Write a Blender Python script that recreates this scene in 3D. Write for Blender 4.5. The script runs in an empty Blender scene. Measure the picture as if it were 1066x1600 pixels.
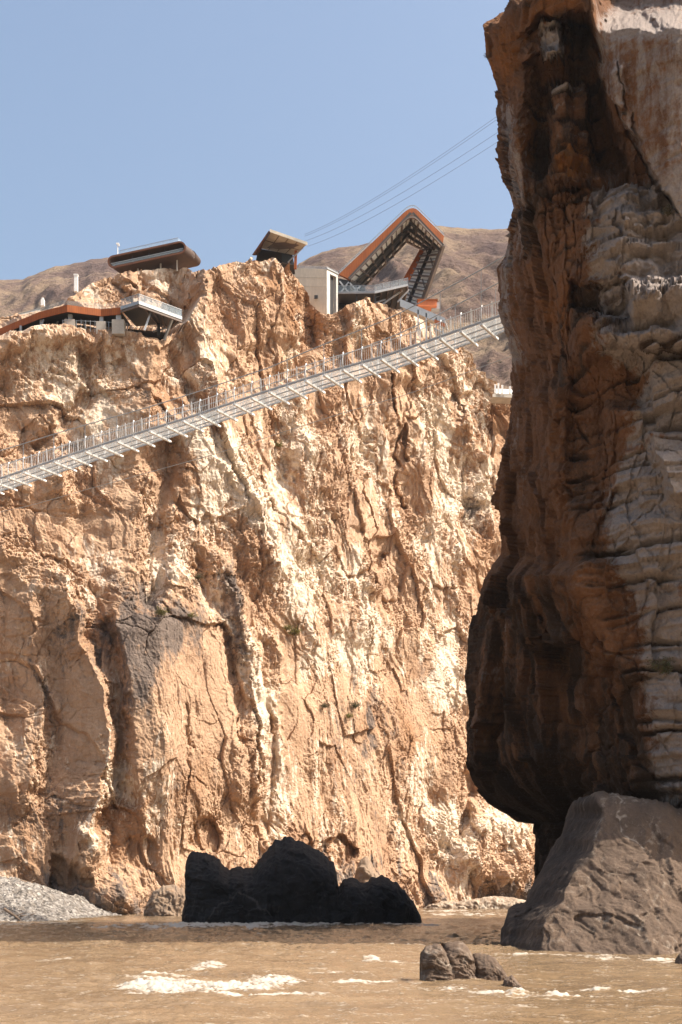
import bpy, math, random
import numpy as np
from mathutils import Vector
random.seed(7)
F, YH, CX, HC = 2000.0, 1385.0, 533.0, 3.5      # focal length and horizon in photo pixels, eye height
SUN = np.array([0.615, -0.15, 0.775]); SUN = SUN/np.linalg.norm(SUN)
scene = bpy.context.scene
COL = scene.collection

def P(px, py, D):
    px = np.asarray(px, float); py = np.asarray(py, float); D = np.asarray(D, float)
    return np.stack(np.broadcast_arrays((px-CX)/F*D, D, HC+(YH-py)/F*D), -1)
def Pv(px, py, D): return Vector([float(v) for v in P(px, py, D)])
def ip(x, pts):
    a = np.array(pts, float); return np.interp(x, a[:, 0], a[:, 1])
def sst(a, b, x):
    t = np.clip((np.asarray(x, float)-a)/(b-a), 0, 1); return t*t*(3-2*t)

# ---------------------------------------------------------------- noise
def _h(ix, iy, iz, seed):
    x = (ix.astype(np.int64)*374761393 + iy.astype(np.int64)*668265263 + iz.astype(np.int64)*2147483647*3 + seed*1274126177) & 0xFFFFFFFF
    x = ((x ^ (x >> 13))*1274126177) & 0xFFFFFFFF
    x = ((x ^ (x >> 16))*2246822519) & 0xFFFFFFFF
    return x ^ (x >> 15)
G = np.array([[1,1,0],[-1,1,0],[1,-1,0],[-1,-1,0],[1,0,1],[-1,0,1],[1,0,-1],[-1,0,-1],[0,1,1],[0,-1,1],[0,1,-1],[0,-1,-1],[1,1,0],[-1,1,0],[0,-1,1],[0,-1,-1]], float)
def perlin(x, y, z, seed=0):
    x, y, z = np.broadcast_arrays(np.asarray(x, float), np.asarray(y, float), np.asarray(z, float))
    xi, yi, zi = np.floor(x), np.floor(y), np.floor(z)
    fx, fy, fz = x-xi, y-yi, z-zi
    xi, yi, zi = xi.astype(np.int64), yi.astype(np.int64), zi.astype(np.int64)
    u, v, w = [t*t*t*(t*(t*6-15)+10) for t in (fx, fy, fz)]
    r = np.zeros_like(x)
    for a in (0, 1):
        for b in (0, 1):
            for c in (0, 1):
                g = G[_h(xi+a, yi+b, zi+c, seed) & 15]
                d = g[..., 0]*(fx-a)+g[..., 1]*(fy-b)+g[..., 2]*(fz-c)
                r += d*(u if a else 1-u)*(v if b else 1-v)*(w if c else 1-w)
    return r
def fbm(x, y, z, o=4, seed=0, gain=.5):
    r = 0; a = 1.
    for i in range(o):
        r = r+a*perlin(x, y, z, seed+i*17); a *= gain; x = x*2.03+3.1; y = y*2.03+1.7; z = z*2.03+5.3
    return r
def ridged(x, y, z, o=4, seed=0, gain=.5):
    r = 0; a = 1.
    for i in range(o):
        r = r+a*(1-2.2*np.abs(perlin(x, y, z, seed+i*17))); a *= gain; x = x*2.03+3.1; y = y*2.03+1.7; z = z*2.03+5.3
    return r
def facets(u, v, seed, tilt=1.0, k=.9, rnd=.6):
    """broken block surface: flat tilted tops with steep angular flanks, highest block wins"""
    ui, vi = np.floor(u).astype(np.int64), np.floor(v).astype(np.int64)
    z0 = np.zeros_like(ui); best = np.full(u.shape, -9.); sec = np.full(u.shape, -9.); k = k*2.1
    for a in (-1, 0, 1):
        for b in (-1, 0, 1):
            cu, cv = ui+a, vi+b
            h = [_h(cu, cv, z0+i, seed)/4294967296. for i in range(6)]
            du, dv = u-(cu+.1+.8*h[0]), v-(cv+.1+.8*h[1]); an = h[5]*3.14; ca, sa = np.cos(an), np.sin(an)
            p, q_ = np.abs(du*ca+dv*sa), np.abs(-du*sa+dv*ca)
            nrm = np.maximum(np.maximum(p, q_*.85), (p+q_)*.68)
            top = rnd*(h[2]-.5)+tilt*((h[3]-.5)*du+(h[4]-.5)*dv)
            q = np.minimum(top, .95-k*nrm+.5*top)
            sec = np.where(q > best, best, np.maximum(sec, q)); best = np.maximum(best, q)
    return best, best-sec
def terrace(n, steps, sharp=.25):
    q = n*steps; f = np.floor(q); return (f+sst(.5-sharp, .5+sharp, q-f))/steps
def cellstep(u, v, seed):
    """flat plates with a random step between neighbours"""
    ui, vi = np.floor(u).astype(np.int64), np.floor(v).astype(np.int64)
    z0 = np.zeros_like(ui); best = np.full(u.shape, 9.); sec = np.full(u.shape, 9.); val = np.zeros(u.shape)
    for a in (-1, 0, 1):
        for b in (-1, 0, 1):
            cu, cv = ui+a, vi+b
            h = [_h(cu, cv, z0+i, seed)/4294967296. for i in range(5)]
            du, dv = u-(cu+.1+.8*h[0]), v-(cv+.1+.8*h[1]); d = np.maximum(abs(du), abs(dv))*.6+.4*np.sqrt(du*du+dv*dv)
            q = (h[2]-.5)+.9*((h[3]-.5)*du+(h[4]-.5)*dv)
            n = d < best
            sec = np.where(n, best, np.minimum(sec, d)); val = np.where(n, q, val); best = np.where(n, d, best)
    return val, sec-best
def blob(px, py, cx, cy, rx, ry, ang=0, p=1.):
    c, s = math.cos(math.radians(ang)), math.sin(math.radians(ang)); dx, dy = px-cx, py-cy
    r = ((dx*c+dy*s)/rx)**2+((-dx*s+dy*c)/ry)**2
    return np.exp(-r**p)
def pline(px, py, pts, w, w2=None):
    """soft mask round a polyline"""
    best = np.zeros(px.shape)
    for i in range(len(pts)-1):
        (ax, ay), (bx, by) = pts[i], pts[i+1]; L2 = (bx-ax)**2+(by-ay)**2
        t = np.clip(((px-ax)*(bx-ax)+(py-ay)*(by-ay))/L2, 0, 1)
        d = np.hypot(px-ax-t*(bx-ax), py-ay-t*(by-ay))
        ww = w if w2 is None else w+(w2-w)*(i+t)/(len(pts)-1)
        best = np.maximum(best, np.exp(-(d/ww)**2))
    return best
def rib(px, py, pts, wl, wr, soft=30):
    """crest running down a line of points given top to bottom, falling off to the left in wl and to the right in wr"""
    a = np.array(pts, float); cx = np.interp(py, a[:, 1], a[:, 0]); d = px-cx
    m = np.where(d < 0, np.clip(1+d/wl, 0, 1), np.clip(1-d/wr, 0, 1))
    return m*sst(a[0, 1]-soft, a[0, 1]+soft, py)*(1-sst(a[-1, 1]-soft, a[-1, 1]+soft, py))

# ---------------------------------------------------------------- objects
ORG = {}
def mesh_np(name, V, faces, mat, attr=None, smooth=True, parent=None, loc=None):
    """V (n,3); faces (m,4) or (m,3) int; attr {name: (n,3)}"""
    me = bpy.data.meshes.new(name)
    V = np.asarray(V, float); loc = np.zeros(3) if loc is None else np.asarray(loc, float)
    n, m, k = len(V), len(faces), faces.shape[1]
    me.vertices.add(n); me.vertices.foreach_set('co', (V-loc).astype(np.float32).ravel())
    me.loops.add(m*k); me.loops.foreach_set('vertex_index', faces.astype(np.int32).ravel())
    me.polygons.add(m); me.polygons.foreach_set('loop_start', np.arange(0, m*k, k, dtype=np.int32))
    try: me.polygons.foreach_set('loop_total', np.full(m, k, dtype=np.int32))
    except Exception: pass
    me.polygons.foreach_set('use_smooth', np.full(m, bool(smooth)))
    for an, av in (attr or {}).items():
        at = me.attributes.new(an, 'FLOAT_COLOR', 'POINT')
        at.data.foreach_set('color', np.concatenate([av, np.ones((n, 1))], 1).astype(np.float32).ravel())
    me.update(calc_edges=True)
    me.materials.append(mat)
    o = bpy.data.objects.new(name, me); COL.objects.link(o); o.location = loc
    return o
def grid_faces(r, c, flip=False, base=0):
    i = np.arange(r*c).reshape(r, c)+base
    q = np.stack([i[:-1, :-1], i[:-1, 1:], i[1:, 1:], i[1:, :-1]], -1).reshape(-1, 4)
    return q[:, ::-1] if flip else q
def tag(o, label=None, cat=None, group=None, kind=None):
    for k, v in (('label', label), ('category', cat), ('group', group), ('kind', kind)):
        if v: o[k] = v
    return o
def thing(name, loc, label, cat, group=None):
    o = bpy.data.objects.new(name, None); COL.objects.link(o); o.location = loc; o.empty_display_size = .3
    ORG[o.name] = Vector(loc)
    return tag(o, label, cat, group)
class MB:
    """collects shapes in world coordinates; build() links them as one mesh"""
    def __init__(s): s.v = []; s.f = []
    def add(s, V, Fs):
        b = len(s.v); s.v += [Vector(x) for x in V]; s.f += [tuple(i+b for i in f) for f in Fs]; return s
    def hexa(s, a, b):
        """two quads (4 points each) joined into a solid"""
        return s.add(list(a)+list(b), [(3, 2, 1, 0), (4, 5, 6, 7), (0, 1, 5, 4), (1, 2, 6, 5), (2, 3, 7, 6), (3, 0, 4, 7)])
    def slab(s, quad, off):
        off = Vector(off); q = [Vector(p) for p in quad]; return s.hexa(q, [p+off for p in q])
    def box(s, c, sx, sy, sz, rot=0):
        c = Vector(c); ca, sa = math.cos(rot), math.sin(rot)
        X, Y = Vector((ca, sa, 0))*sx/2, Vector((-sa, ca, 0))*sy/2; Z = Vector((0, 0, sz/2))
        q = [c-X-Y, c+X-Y, c+X+Y, c-X+Y]          # c is the middle of the bottom face
        return s.hexa(q, [p+2*Z for p in q])
    def bar(s, p, q, w, h=None, up=(0, 0, 1)):
        p, q = Vector(p), Vector(q); h = h or w; d = (q-p).normalized(); up = Vector(up)
        if abs(d.dot(up)) > .97: up = Vector((1, 0, 0))
        x = d.cross(up).normalized()*w/2; z = x.cross(d).normalized()*h/2
        a = [p-x-z, p+x-z, p+x+z, p-x+z]
        return s.hexa(a, [v+(q-p) for v in a])
    def tube(s, pts, r, n=8, caps=True):
        pts = [Vector(p) for p in pts]; rs = r if isinstance(r, (list, tuple)) else [r]*len(pts); R = []
        for i, p in enumerate(pts):
            d = (pts[min(i+1, len(pts)-1)]-pts[max(i-1, 0)]).normalized()
            up = Vector((0, 0, 1)) if abs(d.z) < .9 else Vector((1, 0, 0))
            x = d.cross(up).normalized(); y = x.cross(d)
            R.append([p+(x*math.cos(2*math.pi*k/n)+y*math.sin(2*math.pi*k/n))*rs[i] for k in range(n)])
        V = [v for ring in R for v in ring]; Fs = []
        for i in range(len(pts)-1):
            for k in range(n): Fs.append((i*n+k, i*n+(k+1) % n, (i+1)*n+(k+1) % n, (i+1)*n+k))
        if caps: Fs += [tuple(range(n-1, -1, -1)), tuple((len(pts)-1)*n+k for k in range(n))]
        return s.add(V, Fs)
    def build(s, name, mat, parent=None, smooth=False, label=None):
        me = bpy.data.meshes.new(name); o = bpy.data.objects.new(name, me); COL.objects.link(o)
        if parent is None:
            org = sum(s.v, Vector())/len(s.v); org.z = min(v.z for v in s.v); o.location = org
        else:
            org = ORG[parent.name]; o.parent = parent
        ORG[o.name] = org.copy()
        me.from_pydata([v-org for v in s.v], [], s.f); me.materials.append(mat)
        import bmesh
        bm = bmesh.new(); bm.from_mesh(me); bmesh.ops.recalc_face_normals(bm, faces=bm.faces); bm.to_mesh(me); bm.free()
        if smooth:
            me.polygons.foreach_set('use_smooth', [True]*len(me.polygons))
        if label: o['label'] = label
        return o

# ---------------------------------------------------------------- materials
def srgb(r, g, b):
    f = lambda c: (c/255/12.92) if c/255 <= .04045 else ((c/255+.055)/1.055)**2.4
    return (f(r), f(g), f(b), 1)
class NT:
    def __init__(s, name):
        s.m = bpy.data.materials.new(name); s.m.use_nodes = True; s.t = s.m.node_tree; s.N = s.t.nodes; s.L = s.t.links
        s.b = s.N['Principled BSDF']; s.x = 0
    def n(s, typ, **kw):
        o = s.N.new(typ); s.x += 180; o.location = (s.x-2500, -300)
        for k, v in kw.items():
            if k.startswith('i_'):
                key = k[2:]; key = int(key) if key.isdigit() else key.replace('_', ' ')
                if hasattr(v, 'is_linked') or isinstance(v, bpy.types.NodeSocket): s.L.new(v, o.inputs[key])
                else: o.inputs[key].default_value = v
            else: setattr(o, k, v)
        return o
    def pos(s, scale=(1, 1, 1), rot=(0, 0, 0)):
        g = s.n('ShaderNodeNewGeometry'); m = s.n('ShaderNodeMapping'); s.L.new(g.outputs['Position'], m.inputs[0])
        m.inputs['Scale'].default_value = scale; m.inputs['Rotation'].default_value = rot; return m.outputs[0]
    def noise(s, vec, scale, detail=6, rough=.6, dist=0):
        return s.n('ShaderNodeTexNoise', i_Vector=vec, i_Scale=scale, i_Detail=detail, i_Roughness=rough, i_Distortion=dist).outputs['Fac']
    def ramp(s, fac, stops):
        r = s.n('ShaderNodeValToRGB'); s.L.new(fac, r.inputs[0]); e = r.color_ramp.elements
        while len(e) < len(stops): e.new(.5)
        for el, (p, c) in zip(e, stops):
            el.position = p; el.color = c if len(c) == 4 else (*c, 1)
        return r.outputs[0]
    def mapr(s, fac, a, b, c, d):
        return s.n('ShaderNodeMapRange', i_Value=fac, i_From_Min=a, i_From_Max=b, i_To_Min=c, i_To_Max=d).outputs[0]
    def math(s, op, a, b=0.):
        o = s.n('ShaderNodeMath', operation=op)
        for i, v in enumerate((a, b)):
            if isinstance(v, bpy.types.NodeSocket): s.L.new(v, o.inputs[i])
            else: o.inputs[i].default_value = v
        return o.outputs[0]
    def mix(s, fac, a, b, mode='MIX'):
        o = s.n('ShaderNodeMix', data_type='RGBA', blend_type=mode); o.clamp_factor = True
        for i, v in ((0, fac), (6, a), (7, b)):
            if isinstance(v, bpy.types.NodeSocket): s.L.new(v, o.inputs[i])
            else: o.inputs[i].default_value = v
        return o.outputs[2]
    def attr(s, name):
        a = s.n('ShaderNodeAttribute', attribute_name=name); sp = s.n('ShaderNodeSeparateColor'); s.L.new(a.outputs['Color'], sp.inputs[0])
        return sp.outputs
    def bump(s, h, strength=.5, dist=.1, prev=None):
        b = s.n('ShaderNodeBump', i_Height=h, i_Strength=strength, i_Distance=dist)
        if prev: s.L.new(prev, b.inputs['Normal'])
        return b.outputs[0]
    def out(s, color=None, rough=.9, normal=None, **kw):
        for k, v in (('Base Color', color), ('Roughness', rough), ('Normal', normal), *[(a.replace('_', ' '), b) for a, b in kw.items()]):
            if v is None: continue
            if isinstance(v, bpy.types.NodeSocket): s.L.new(v, s.b.inputs[k])
            else: s.b.inputs[k].default_value = v
        return s.m
def simple(name, col, rough=.6, metal=0., var=.18, scale=.8, spec=.5, stretch=(1, 1, 1)):
    t = NT(name); p = t.pos(stretch); f = t.noise(p, scale, 5, .65); g = t.noise(p, scale*9, 3, .6)
    c = t.mix(t.mapr(f, .3, .7, 0, 1), tuple(x*(1-var) for x in col[:3])+(1,), tuple(min(1, x*(1+var)) for x in col[:3])+(1,))
    c = t.mix(t.mapr(g, .35, .75, 0, .35), c, tuple(x*.6 for x in col[:3])+(1,))
    return t.out(c, rough, t.bump(g, .15, .03), Metallic=metal, Specular_IOR_Level=spec)
# ---------------------------------------------------------------- rock materials
def rock_mat(name, tan, tan2, pale, dark, rust, bscale=1., fine=1., rough=.95, bstr=1., cr=.25, na=.3):
    t = NT(name); a = t.attr('tint'); p = t.pos(); ps = t.pos((1, 1, .35), (0, .25, 0))
    f1 = t.noise(ps, .22*bscale, 9, .68, .6); f2 = t.noise(p, 1.3*bscale, 8, .7); f3 = t.noise(p, 5*bscale, 5, .75); f4 = t.noise(ps, .55*bscale, 8, .7, 1.2)
    fs = t.noise(t.pos((1, 1, .16), (0, .18, 0)), 1.5*bscale, 7, .66, .5)
    rn = t.n('ShaderNodeTexNoise', noise_type='RIDGED_MULTIFRACTAL', i_Vector=ps, i_Scale=.9*bscale, i_Detail=7, i_Roughness=.62, i_Lacunarity=2.1).outputs['Fac']
    vo = t.n('ShaderNodeTexVoronoi', feature='DISTANCE_TO_EDGE', i_Vector=t.n('ShaderNodeVectorMath', operation='ADD', i_0=ps, i_1=t.n('ShaderNodeTexNoise', i_Vector=p, i_Scale=.8*bscale, i_Detail=4).outputs['Color']).outputs[0], i_Scale=.75*bscale).outputs['Distance']
    c = t.mix(t.mapr(f1, .36, .64, 0, 1), tan2, tan)
    c = t.mix(t.mapr(t.math('ADD', a[2], t.mapr(f4, .58, .75, 0, .45)), .25, .8, 0, 1), c, rust)
    c = t.mix(t.mapr(t.math('ADD', a[0], t.math('ADD', t.mapr(f2, .3, .7, -na, na), t.mapr(fs, .35, .65, -na, na))), .52-cr, .52+cr, 0, 1), c, pale)
    c = t.mix(t.mapr(t.math('ADD', a[1], t.math('ADD', t.mapr(f4, .3, .7, -na, na), t.mapr(f2, .7, .3, -na*.6, na*.6))), .52-cr, .52+cr, 0, .95), c, dark)
    c = t.mix(t.mapr(f3, .50, .72, 0, .45*fine), c, t.mix(.6, c, dark))
    c = t.mix(t.mapr(f3, .46, .28, 0, .3*fine), c, t.mix(.5, c, pale))
    c = t.mix(t.mapr(vo, .0, .03, .14*fine, 0), c, dark)
    fg = t.noise(p, 2.6*bscale, 7, .78, .4); c = t.mix(t.mapr(fg, .53, .70, 0, .55*fine), c, t.mix(.7, c, dark)); c = t.mix(t.mapr(fg, .45, .30, 0, .4*fine), c, t.mix(.6, c, pale))
    nb = t.bump(fg, .45*bstr, .2/bscale)
    nb = t.bump(t.noise(ps, 1.1*bscale, 10, .74), .28*bstr, .3/bscale, nb)
    nb = t.bump(rn, .2*bstr, .22/bscale, nb)
    nb = t.bump(t.mapr(vo, 0, .08, 0, 1), .14*bstr, .12/bscale, nb)
    nb = t.bump(f3, .5*bstr, .12/bscale, nb)
    return t.out(c, rough, nb, Specular_IOR_Level=.15)
M = {}
M['far'] = rock_mat('sunlit_cliff_rock', (.52, .345, .222, 1), (.36, .22, .135, 1), (.66, .535, .41, 1), (.13, .10, .084, 1), (.30, .155, .075, 1), fine=1.1, bstr=1.35, cr=.18, na=.38)
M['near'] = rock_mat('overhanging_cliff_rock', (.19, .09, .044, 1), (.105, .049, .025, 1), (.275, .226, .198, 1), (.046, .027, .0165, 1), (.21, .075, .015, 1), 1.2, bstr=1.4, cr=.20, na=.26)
M['boulder'] = rock_mat('boulder_rock', (.148, .101, .072, 1), (.10, .069, .05, 1), (.31, .25, .195, 1), (.04, .03, .025, 1), (.15, .095, .06, 1), 2.2, 1., .85, 1.3)
M['black'] = rock_mat('wet_black_rock', (.025, .0215, .02, 1), (.016, .014, .0135, 1), (.065, .055, .05, 1), (.01, .009, .009, 1), (.03, .022, .018, 1), 2, .6, .8)
M['base'] = rock_mat('bank_rock', (.27, .195, .135, 1), (.21, .145, .10, 1), (.45, .38, .30, 1), (.13, .10, .08, 1), (.30, .16, .07, 1), 1.5)

# ---------------------------------------------------------------- far canyon wall
def far_D0(px): return ip(px, [(-400, 150), (-150, 153), (0, 156), (250, 160), (400, 172), (530, 186), (660, 203), (830, 222), (950, 245), (1200, 330)])
LEAN = .17
def far_D(px, py):
    k = (YH-py)/F; return (far_D0(px)+HC*LEAN)/(1-LEAN*k)
TOP = [(-400, 610), (-200, 570), (-60, 520), (0, 499), (60, 488), (100, 473), (120, 458), (145, 441), (170, 434), (200, 424), (250, 420), (300, 418), (345, 411), (400, 405), (440, 412), (462, 432), (478, 450), (500, 484), (520, 486), (545, 482), (570, 479), (600, 486), (640, 491), (665, 497), (690, 528), (720, 545), (745, 580), (765, 602), (790, 622), (800, 640), (830, 690), (900, 720), (1200, 800)]
SHELF = [(-400, 640), (-200, 600), (0, 540), (60, 517), (100, 512), (160, 514), (220, 519), (255, 524), (285, 510), (310, 470)]
def far_wall():
    c = np.concatenate([np.arange(-330, -30, 4.), np.arange(-30, 850, 1.1), np.arange(850, 1150, 8.)])
    nr = 860; top = ip(c, TOP)+3.5*perlin(c*.045, 0*c, 0*c, 5)+2*perlin(c*.16, 0*c, 0*c, 6)
    v = np.linspace(0, 1, nr)[:, None]
    py = 1452+(top[None, :]-1452)*v; px = np.broadcast_to(c[None, :], py.shape)
    sh = ip(c, SHELF)[None, :]+4*perlin(px*.05, py*0, py*0, 3)
    D = far_D(px, py)
    pxo, pyo = px, py
    px = px+9*fbm(pxo*.035, pyo*.022, 0*pxo, 3, 11)+2.5*fbm(pxo*.15, pyo*.11, 0*pxo, 3, 13); py = py+12*fbm(pxo*.035, pyo*.022, 5+0*pxo, 3, 12)+3*fbm(pxo*.15, pyo*.11, 5+0*pxo, 3, 14)
    # ---- large forms, metres, positive = away from the viewer
    f = np.zeros(py.shape)
    left = 1-sst(270, 330, px)
    f += left*(14*sst(2, -9, pyo-sh)+2.5*sst(-20, -70, pyo-sh))
    f -= 1.6*left*np.exp(-((py-sh-12)/16)**2)
    R = lambda pts, wl, wr, a, s=30: rib(px, py, pts, wl, wr, s)*a
    B = lambda *a, **k: blob(px, py, *a, **k)
    PL = lambda pts, w, w2=None: pline(px, py, pts, w, w2)
    # lower left buttresses
    f -= R([(95, 905), (125, 1000), (155, 1080), (165, 1190), (135, 1300)], 75, 16, 4.5)
    f -= R([(45, 935), (50, 1000), (70, 1100), (40, 1250)], 60, 22, 3)
    slab = sst(178, 205, px+ip(py, [(880, 40), (960, 20), (1100, 0), (1300, -15)]))*(1-sst(352, 372, px-ip(py, [(930, -40), (1000, -10), (1180, 14), (1300, 26)])))*sst(905, 985, py-.22*(px-200))*(1-sst(1180, 1330, py))
    f -= 4.2*slab*(1-.25*sst(200, 360, px))
    f -= R([(340, 850), (362, 920), (384, 1010), (398, 1110), (405, 1260)], 42, 18, 4.2)
    f -= R([(420, 980), (430, 1080), (437, 1240)], 18, 10, 1.6)
    f += 4.5*PL([(262, 700), (246, 830), (238, 935)], 22, 16)
    f += 1.2*PL([(172, 985), (180, 1100), (176, 1250), (165, 1340)], 9)
    f += .7*PL([(287, 1100), (296, 1160), (290, 1240)], 3)
    f += 1.3*PL([(410, 1130), (415, 1230), (420, 1340)], 7)
    f -= R([(250, 880), (300, 900), (345, 985)], 160, 14, 2.2, 20)
    cave = lambda cx, cy, rx, ry, a: a*sst(1.15, .8, np.hypot((px-cx)/rx, (py-cy)/ry))
    f += cave(320, 1305, 26, 27, 2.2)+cave(522, 1332, 25, 24, 2.8)+cave(218, 1335, 30, 30, 1.2)+cave(126, 1380, 13, 9, 1.6)
    f += cave(95, 1362, 24, 30, 2.5)+cave(625, 700, 12, 35, 1.8)+cave(710, 640, 9, 26, 2.5)
    f -= 4.5*B(132, 1330, 30, 42, p=2)+2*B(160, 1395, 38, 30, p=2)
    f -= 6*B(770, 1330, 62, 62, p=2)+2.5*B(745, 1275, 14, 34, -35, p=2)+3*B(810, 1375, 34, 40, p=2)
    f -= R([(715, 1150), (712, 1240), (690, 1330)], 45, 18, 2.5)
    f += 3*PL([(733, 1215), (728, 1270), (712, 1300)], 9)
    # right half: pillars, cracks
    f += 2.0*PL([(612, 590), (610, 660), (622, 770), (640, 790)], 4)
    f -= R([(600, 560), (604, 640), (612, 760)], 45, 8, 2.6)
    f -= R([(650, 640), (660, 700), (655, 760)], 30, 26, 2.2)
    f -= R([(690, 545), (705, 640), (738, 690)], 40, 30, 3)
    f -= R([(735, 665), (755, 720), (770, 800), (750, 900)], 32, 18, 2.4)
    f += 2.5*PL([(560, 905), (585, 880), (600, 865)], 6)
    f -= 2.5*B(585, 905, 30, 26, p=2)+2*B(555, 975, 42, 30, p=2)+2.4*B(470, 830, 50, 40, 30, p=2)
    f -= 2.4*B(500, 730, 45, 60, 20, p=2)+2*B(540, 640, 30, 60, 10, p=2)
    f += 2.2*PL([(395, 560), (430, 640), (440, 740)], 22)
    f -= R([(290, 640), (340, 720), (400, 800), (430, 900)], 90, 30, 3.0)
    # the upper knolls and the cleft between them
    f += 4*PL([(478, 470), (486, 520), (450, 590)], 24, 16)
    f += 3*sst(500, 484, px)*sst(560, 530, py)*sst(455, 478, px)
    f -= R([(430, 405), (436, 450), (455, 500), (470, 540)], 60, 22, 3.5, 10)
    f -= R([(330, 410), (322, 470), (312, 540), (330, 640)], 40, 22, 2.6, 15)
    f -= R([(395, 470), (385, 540), (380, 610)], 34, 18, 2.4, 15)
    f -= R([(545, 475), (550, 520)], 50, 22, 2.2, 10)
    f -= R([(640, 485), (655, 540), (650, 600)], 80, 30, 2.6, 15)
    f -= 2*B(250, 470, 28, 30, p=2)+2*B(205, 440, 18, 16, p=2)
    f -= R([(80, 620), (90, 700), (110, 790)], 50, 25, 2.6)
    f -= R([(240, 560), (235, 640), (215, 700)], 60, 20, 2.6)
    f += 2*PL([(130, 560), (140, 620), (60, 690)], 10)
    f += 4.5*sst(1330, 1450, py)*0
    f -= 2.5*sst(1340, 1420, py)*(.5+.5*np.clip(perlin(px*.02, py*.004, 0*px, 12)*2, -1, 1))
    Q = P(pxo, pyo, D+f)
    s = Q[..., 0]*.72+Q[..., 1]*.69; z = Q[..., 2]; x, y = Q[..., 0], Q[..., 1]
    # ---- blocks and cracks
    wz = z+2.6*fbm(s*.06, z*.04, 0*s, 2, 21); ws = s+2.6*fbm(s*.05, z*.045, 5+0*s, 2, 22)
    wz2 = z+1.2*fbm(s*.10, z*.08, 0*s, 3, 23)+.10*fbm(s*1.2, z, 0*s, 3, 25); ws2 = s+1.2*fbm(s*.10, z*.08, 5+0*s, 3, 24)+.10*fbm(s*1.2, z, 5+0*s, 3, 26)
    tl = lambda a: ws/a
    h1, e1 = facets((ws+.25*wz)/13, (wz-.2*ws)/21, 101, 1.6, .7, .6)
    h2, e2 = facets((ws2-.18*wz2)/5.6, (wz2)/9, 102, 1.9, .8, .8)
    h3, e3 = facets((ws2+.3*wz2)/2.3, (wz2-.15*ws2)/3.4, 103, 1.9, .8, .9)
    h4, e4 = facets(ws2/1.0, (wz2+.3*ws2)/1.3, 104, 1.8, .8, 1.)
    st, se = cellstep((ws2+.2*wz2)/4.0, wz2/7.5, 105)
    st2, se2 = cellstep((ws2-.3*wz2)/1.5, wz2/2.3, 106)
    reg = np.clip(.5+1.3*fbm(s*.05, z*.03, 9+0*s, 3, 31), 0, 1)           # smoother and rougher patches
    low = sst(880, 1060, py)                                              # fluted, weathered lower half
    smooth = np.clip(low*.6*reg+.7*slab+.5*B(560, 1200, 130, 170, p=2), 0, .92)
    rough = 1-smooth
    tz = terrace(fbm((ws2+.5*wz2)*.10, (wz2-.5*ws2)*.06, 0*s, 3, 55), 4, .12); tz2 = terrace(fbm((ws2-.6*wz2)*.5, (wz2+.6*ws2)*.32, 3+0*s, 4, 56), 3, .15)
    big, bige = cellstep((ws2+.35*wz2)/9.5, (wz2-.2*ws2)/17., 111)
    mid, mide = cellstep((ws2-.18*wz2)/3.7, (wz2+.25*ws2)/6.6, 112)
    rgh = sst(-.30, .06, fbm(s*.12, z*.09, 11+0*s, 3, 113))*sst(.55, .05, mid)*rough
    toe = blob(px, py, 770, 1335, 75, 75, p=2); rgh = np.maximum(rgh, .9*toe); rough = np.maximum(rough, toe)
    d = 1.5*h1+rough*(.75*h2+1.0*mid+1.6*tz)+1.7*big*(1-.6*smooth)+rgh*(.62*h3+.30*h4+.46*st2+.42*tz2)+(1-rgh)*(.10*h3+.05*st2+.08*tz2)+smooth*(.25*h2+.3*mid)
    fl = ridged(ws2*.42, z*.035, 3+0*s, 4, 41, .6); fl2 = ridged((ws2+.12*z+.5*fbm(s*.6, z*.5, 0*s, 3, 45))*1.1, z*.22, 3+0*s, 3, 43, .6)
    flm = np.clip(low*np.clip(.35+1.5*perlin(s*.06, z*.02, 1+0*s, 44), 0, 1)+sst(1250, 1330, py)*.6, 0, 1)
    d += flm*(.5*fl+.14*fl2)*(.4+.6*sst(-.1, .3, perlin(s*.15, z*.06, 3+0*s, 46)))+.05*(1-flm)*fl2+(.06+.16*rgh)*ridged((ws2+.4*wz2)*1.6, (wz2-.4*ws2)*1.1, 0*s, 3, 47, .6)
    d += 1.3*fbm(s*.06, z*.045, 2+0*s, 3, 51)+.10*fbm(s*.5, z*.35, y*.3, 5, 52, .62)*(.5+rough)+.07*fbm(s*2.1, z*1.6, y, 3, 53, .65)*(.4+rgh)
    d -= .28*np.exp(-(mide/.025)**2)*np.clip(perlin(s*.11, z*.09, 4+0*s, 61)*3, 0, 1)*rough+.25*np.exp(-(bige/.012)**2)*np.clip(perlin(s*.07, z*.05, 4+0*s, 62)*3, 0, 1)
    d -= .12*np.exp(-(e2/.04)**2)*rough
    hor = perlin(s*.025, z*.45+s*.03, 0*s, 71); d += .45*hor*sst(1000, 800, py)
    d *= 1-.55*sst(10, 0, py-top[None, :])*(1-sst(285, 300, px))
    N = np.array([.42, -.9, .10]); N /= np.linalg.norm(N)
    V = Q+d[..., None]*N
    # ---- colour of the stone itself
    n1 = fbm(s*.09, z*.05, 7+0*s, 5, 81); n2 = fbm(s*.35, z*.12, 7+0*s, 4, 82); n3 = fbm(s*.05, z*.05, 17+0*s, 4, 83)
    stk = ridged((ws2+.30*wz2)*.55, wz2*.05, 2+0*s, 3, 86, .6)-.35; stk2 = perlin((ws2-.35*wz2)*.4, (wz2+.3*ws2)*.06, 2+0*s, 87)
    pale = -.04+.85*n1+.3*n2+.22*stk*(stk > 0)+.35*stk2+.25*big
    pale += .55*PL([(300, 690), (370, 760), (420, 840), (440, 900)], 26)+.5*PL([(340, 700), (395, 800)], 20)+.6*PL([(246, 840), (238, 940)], 10)
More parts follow.
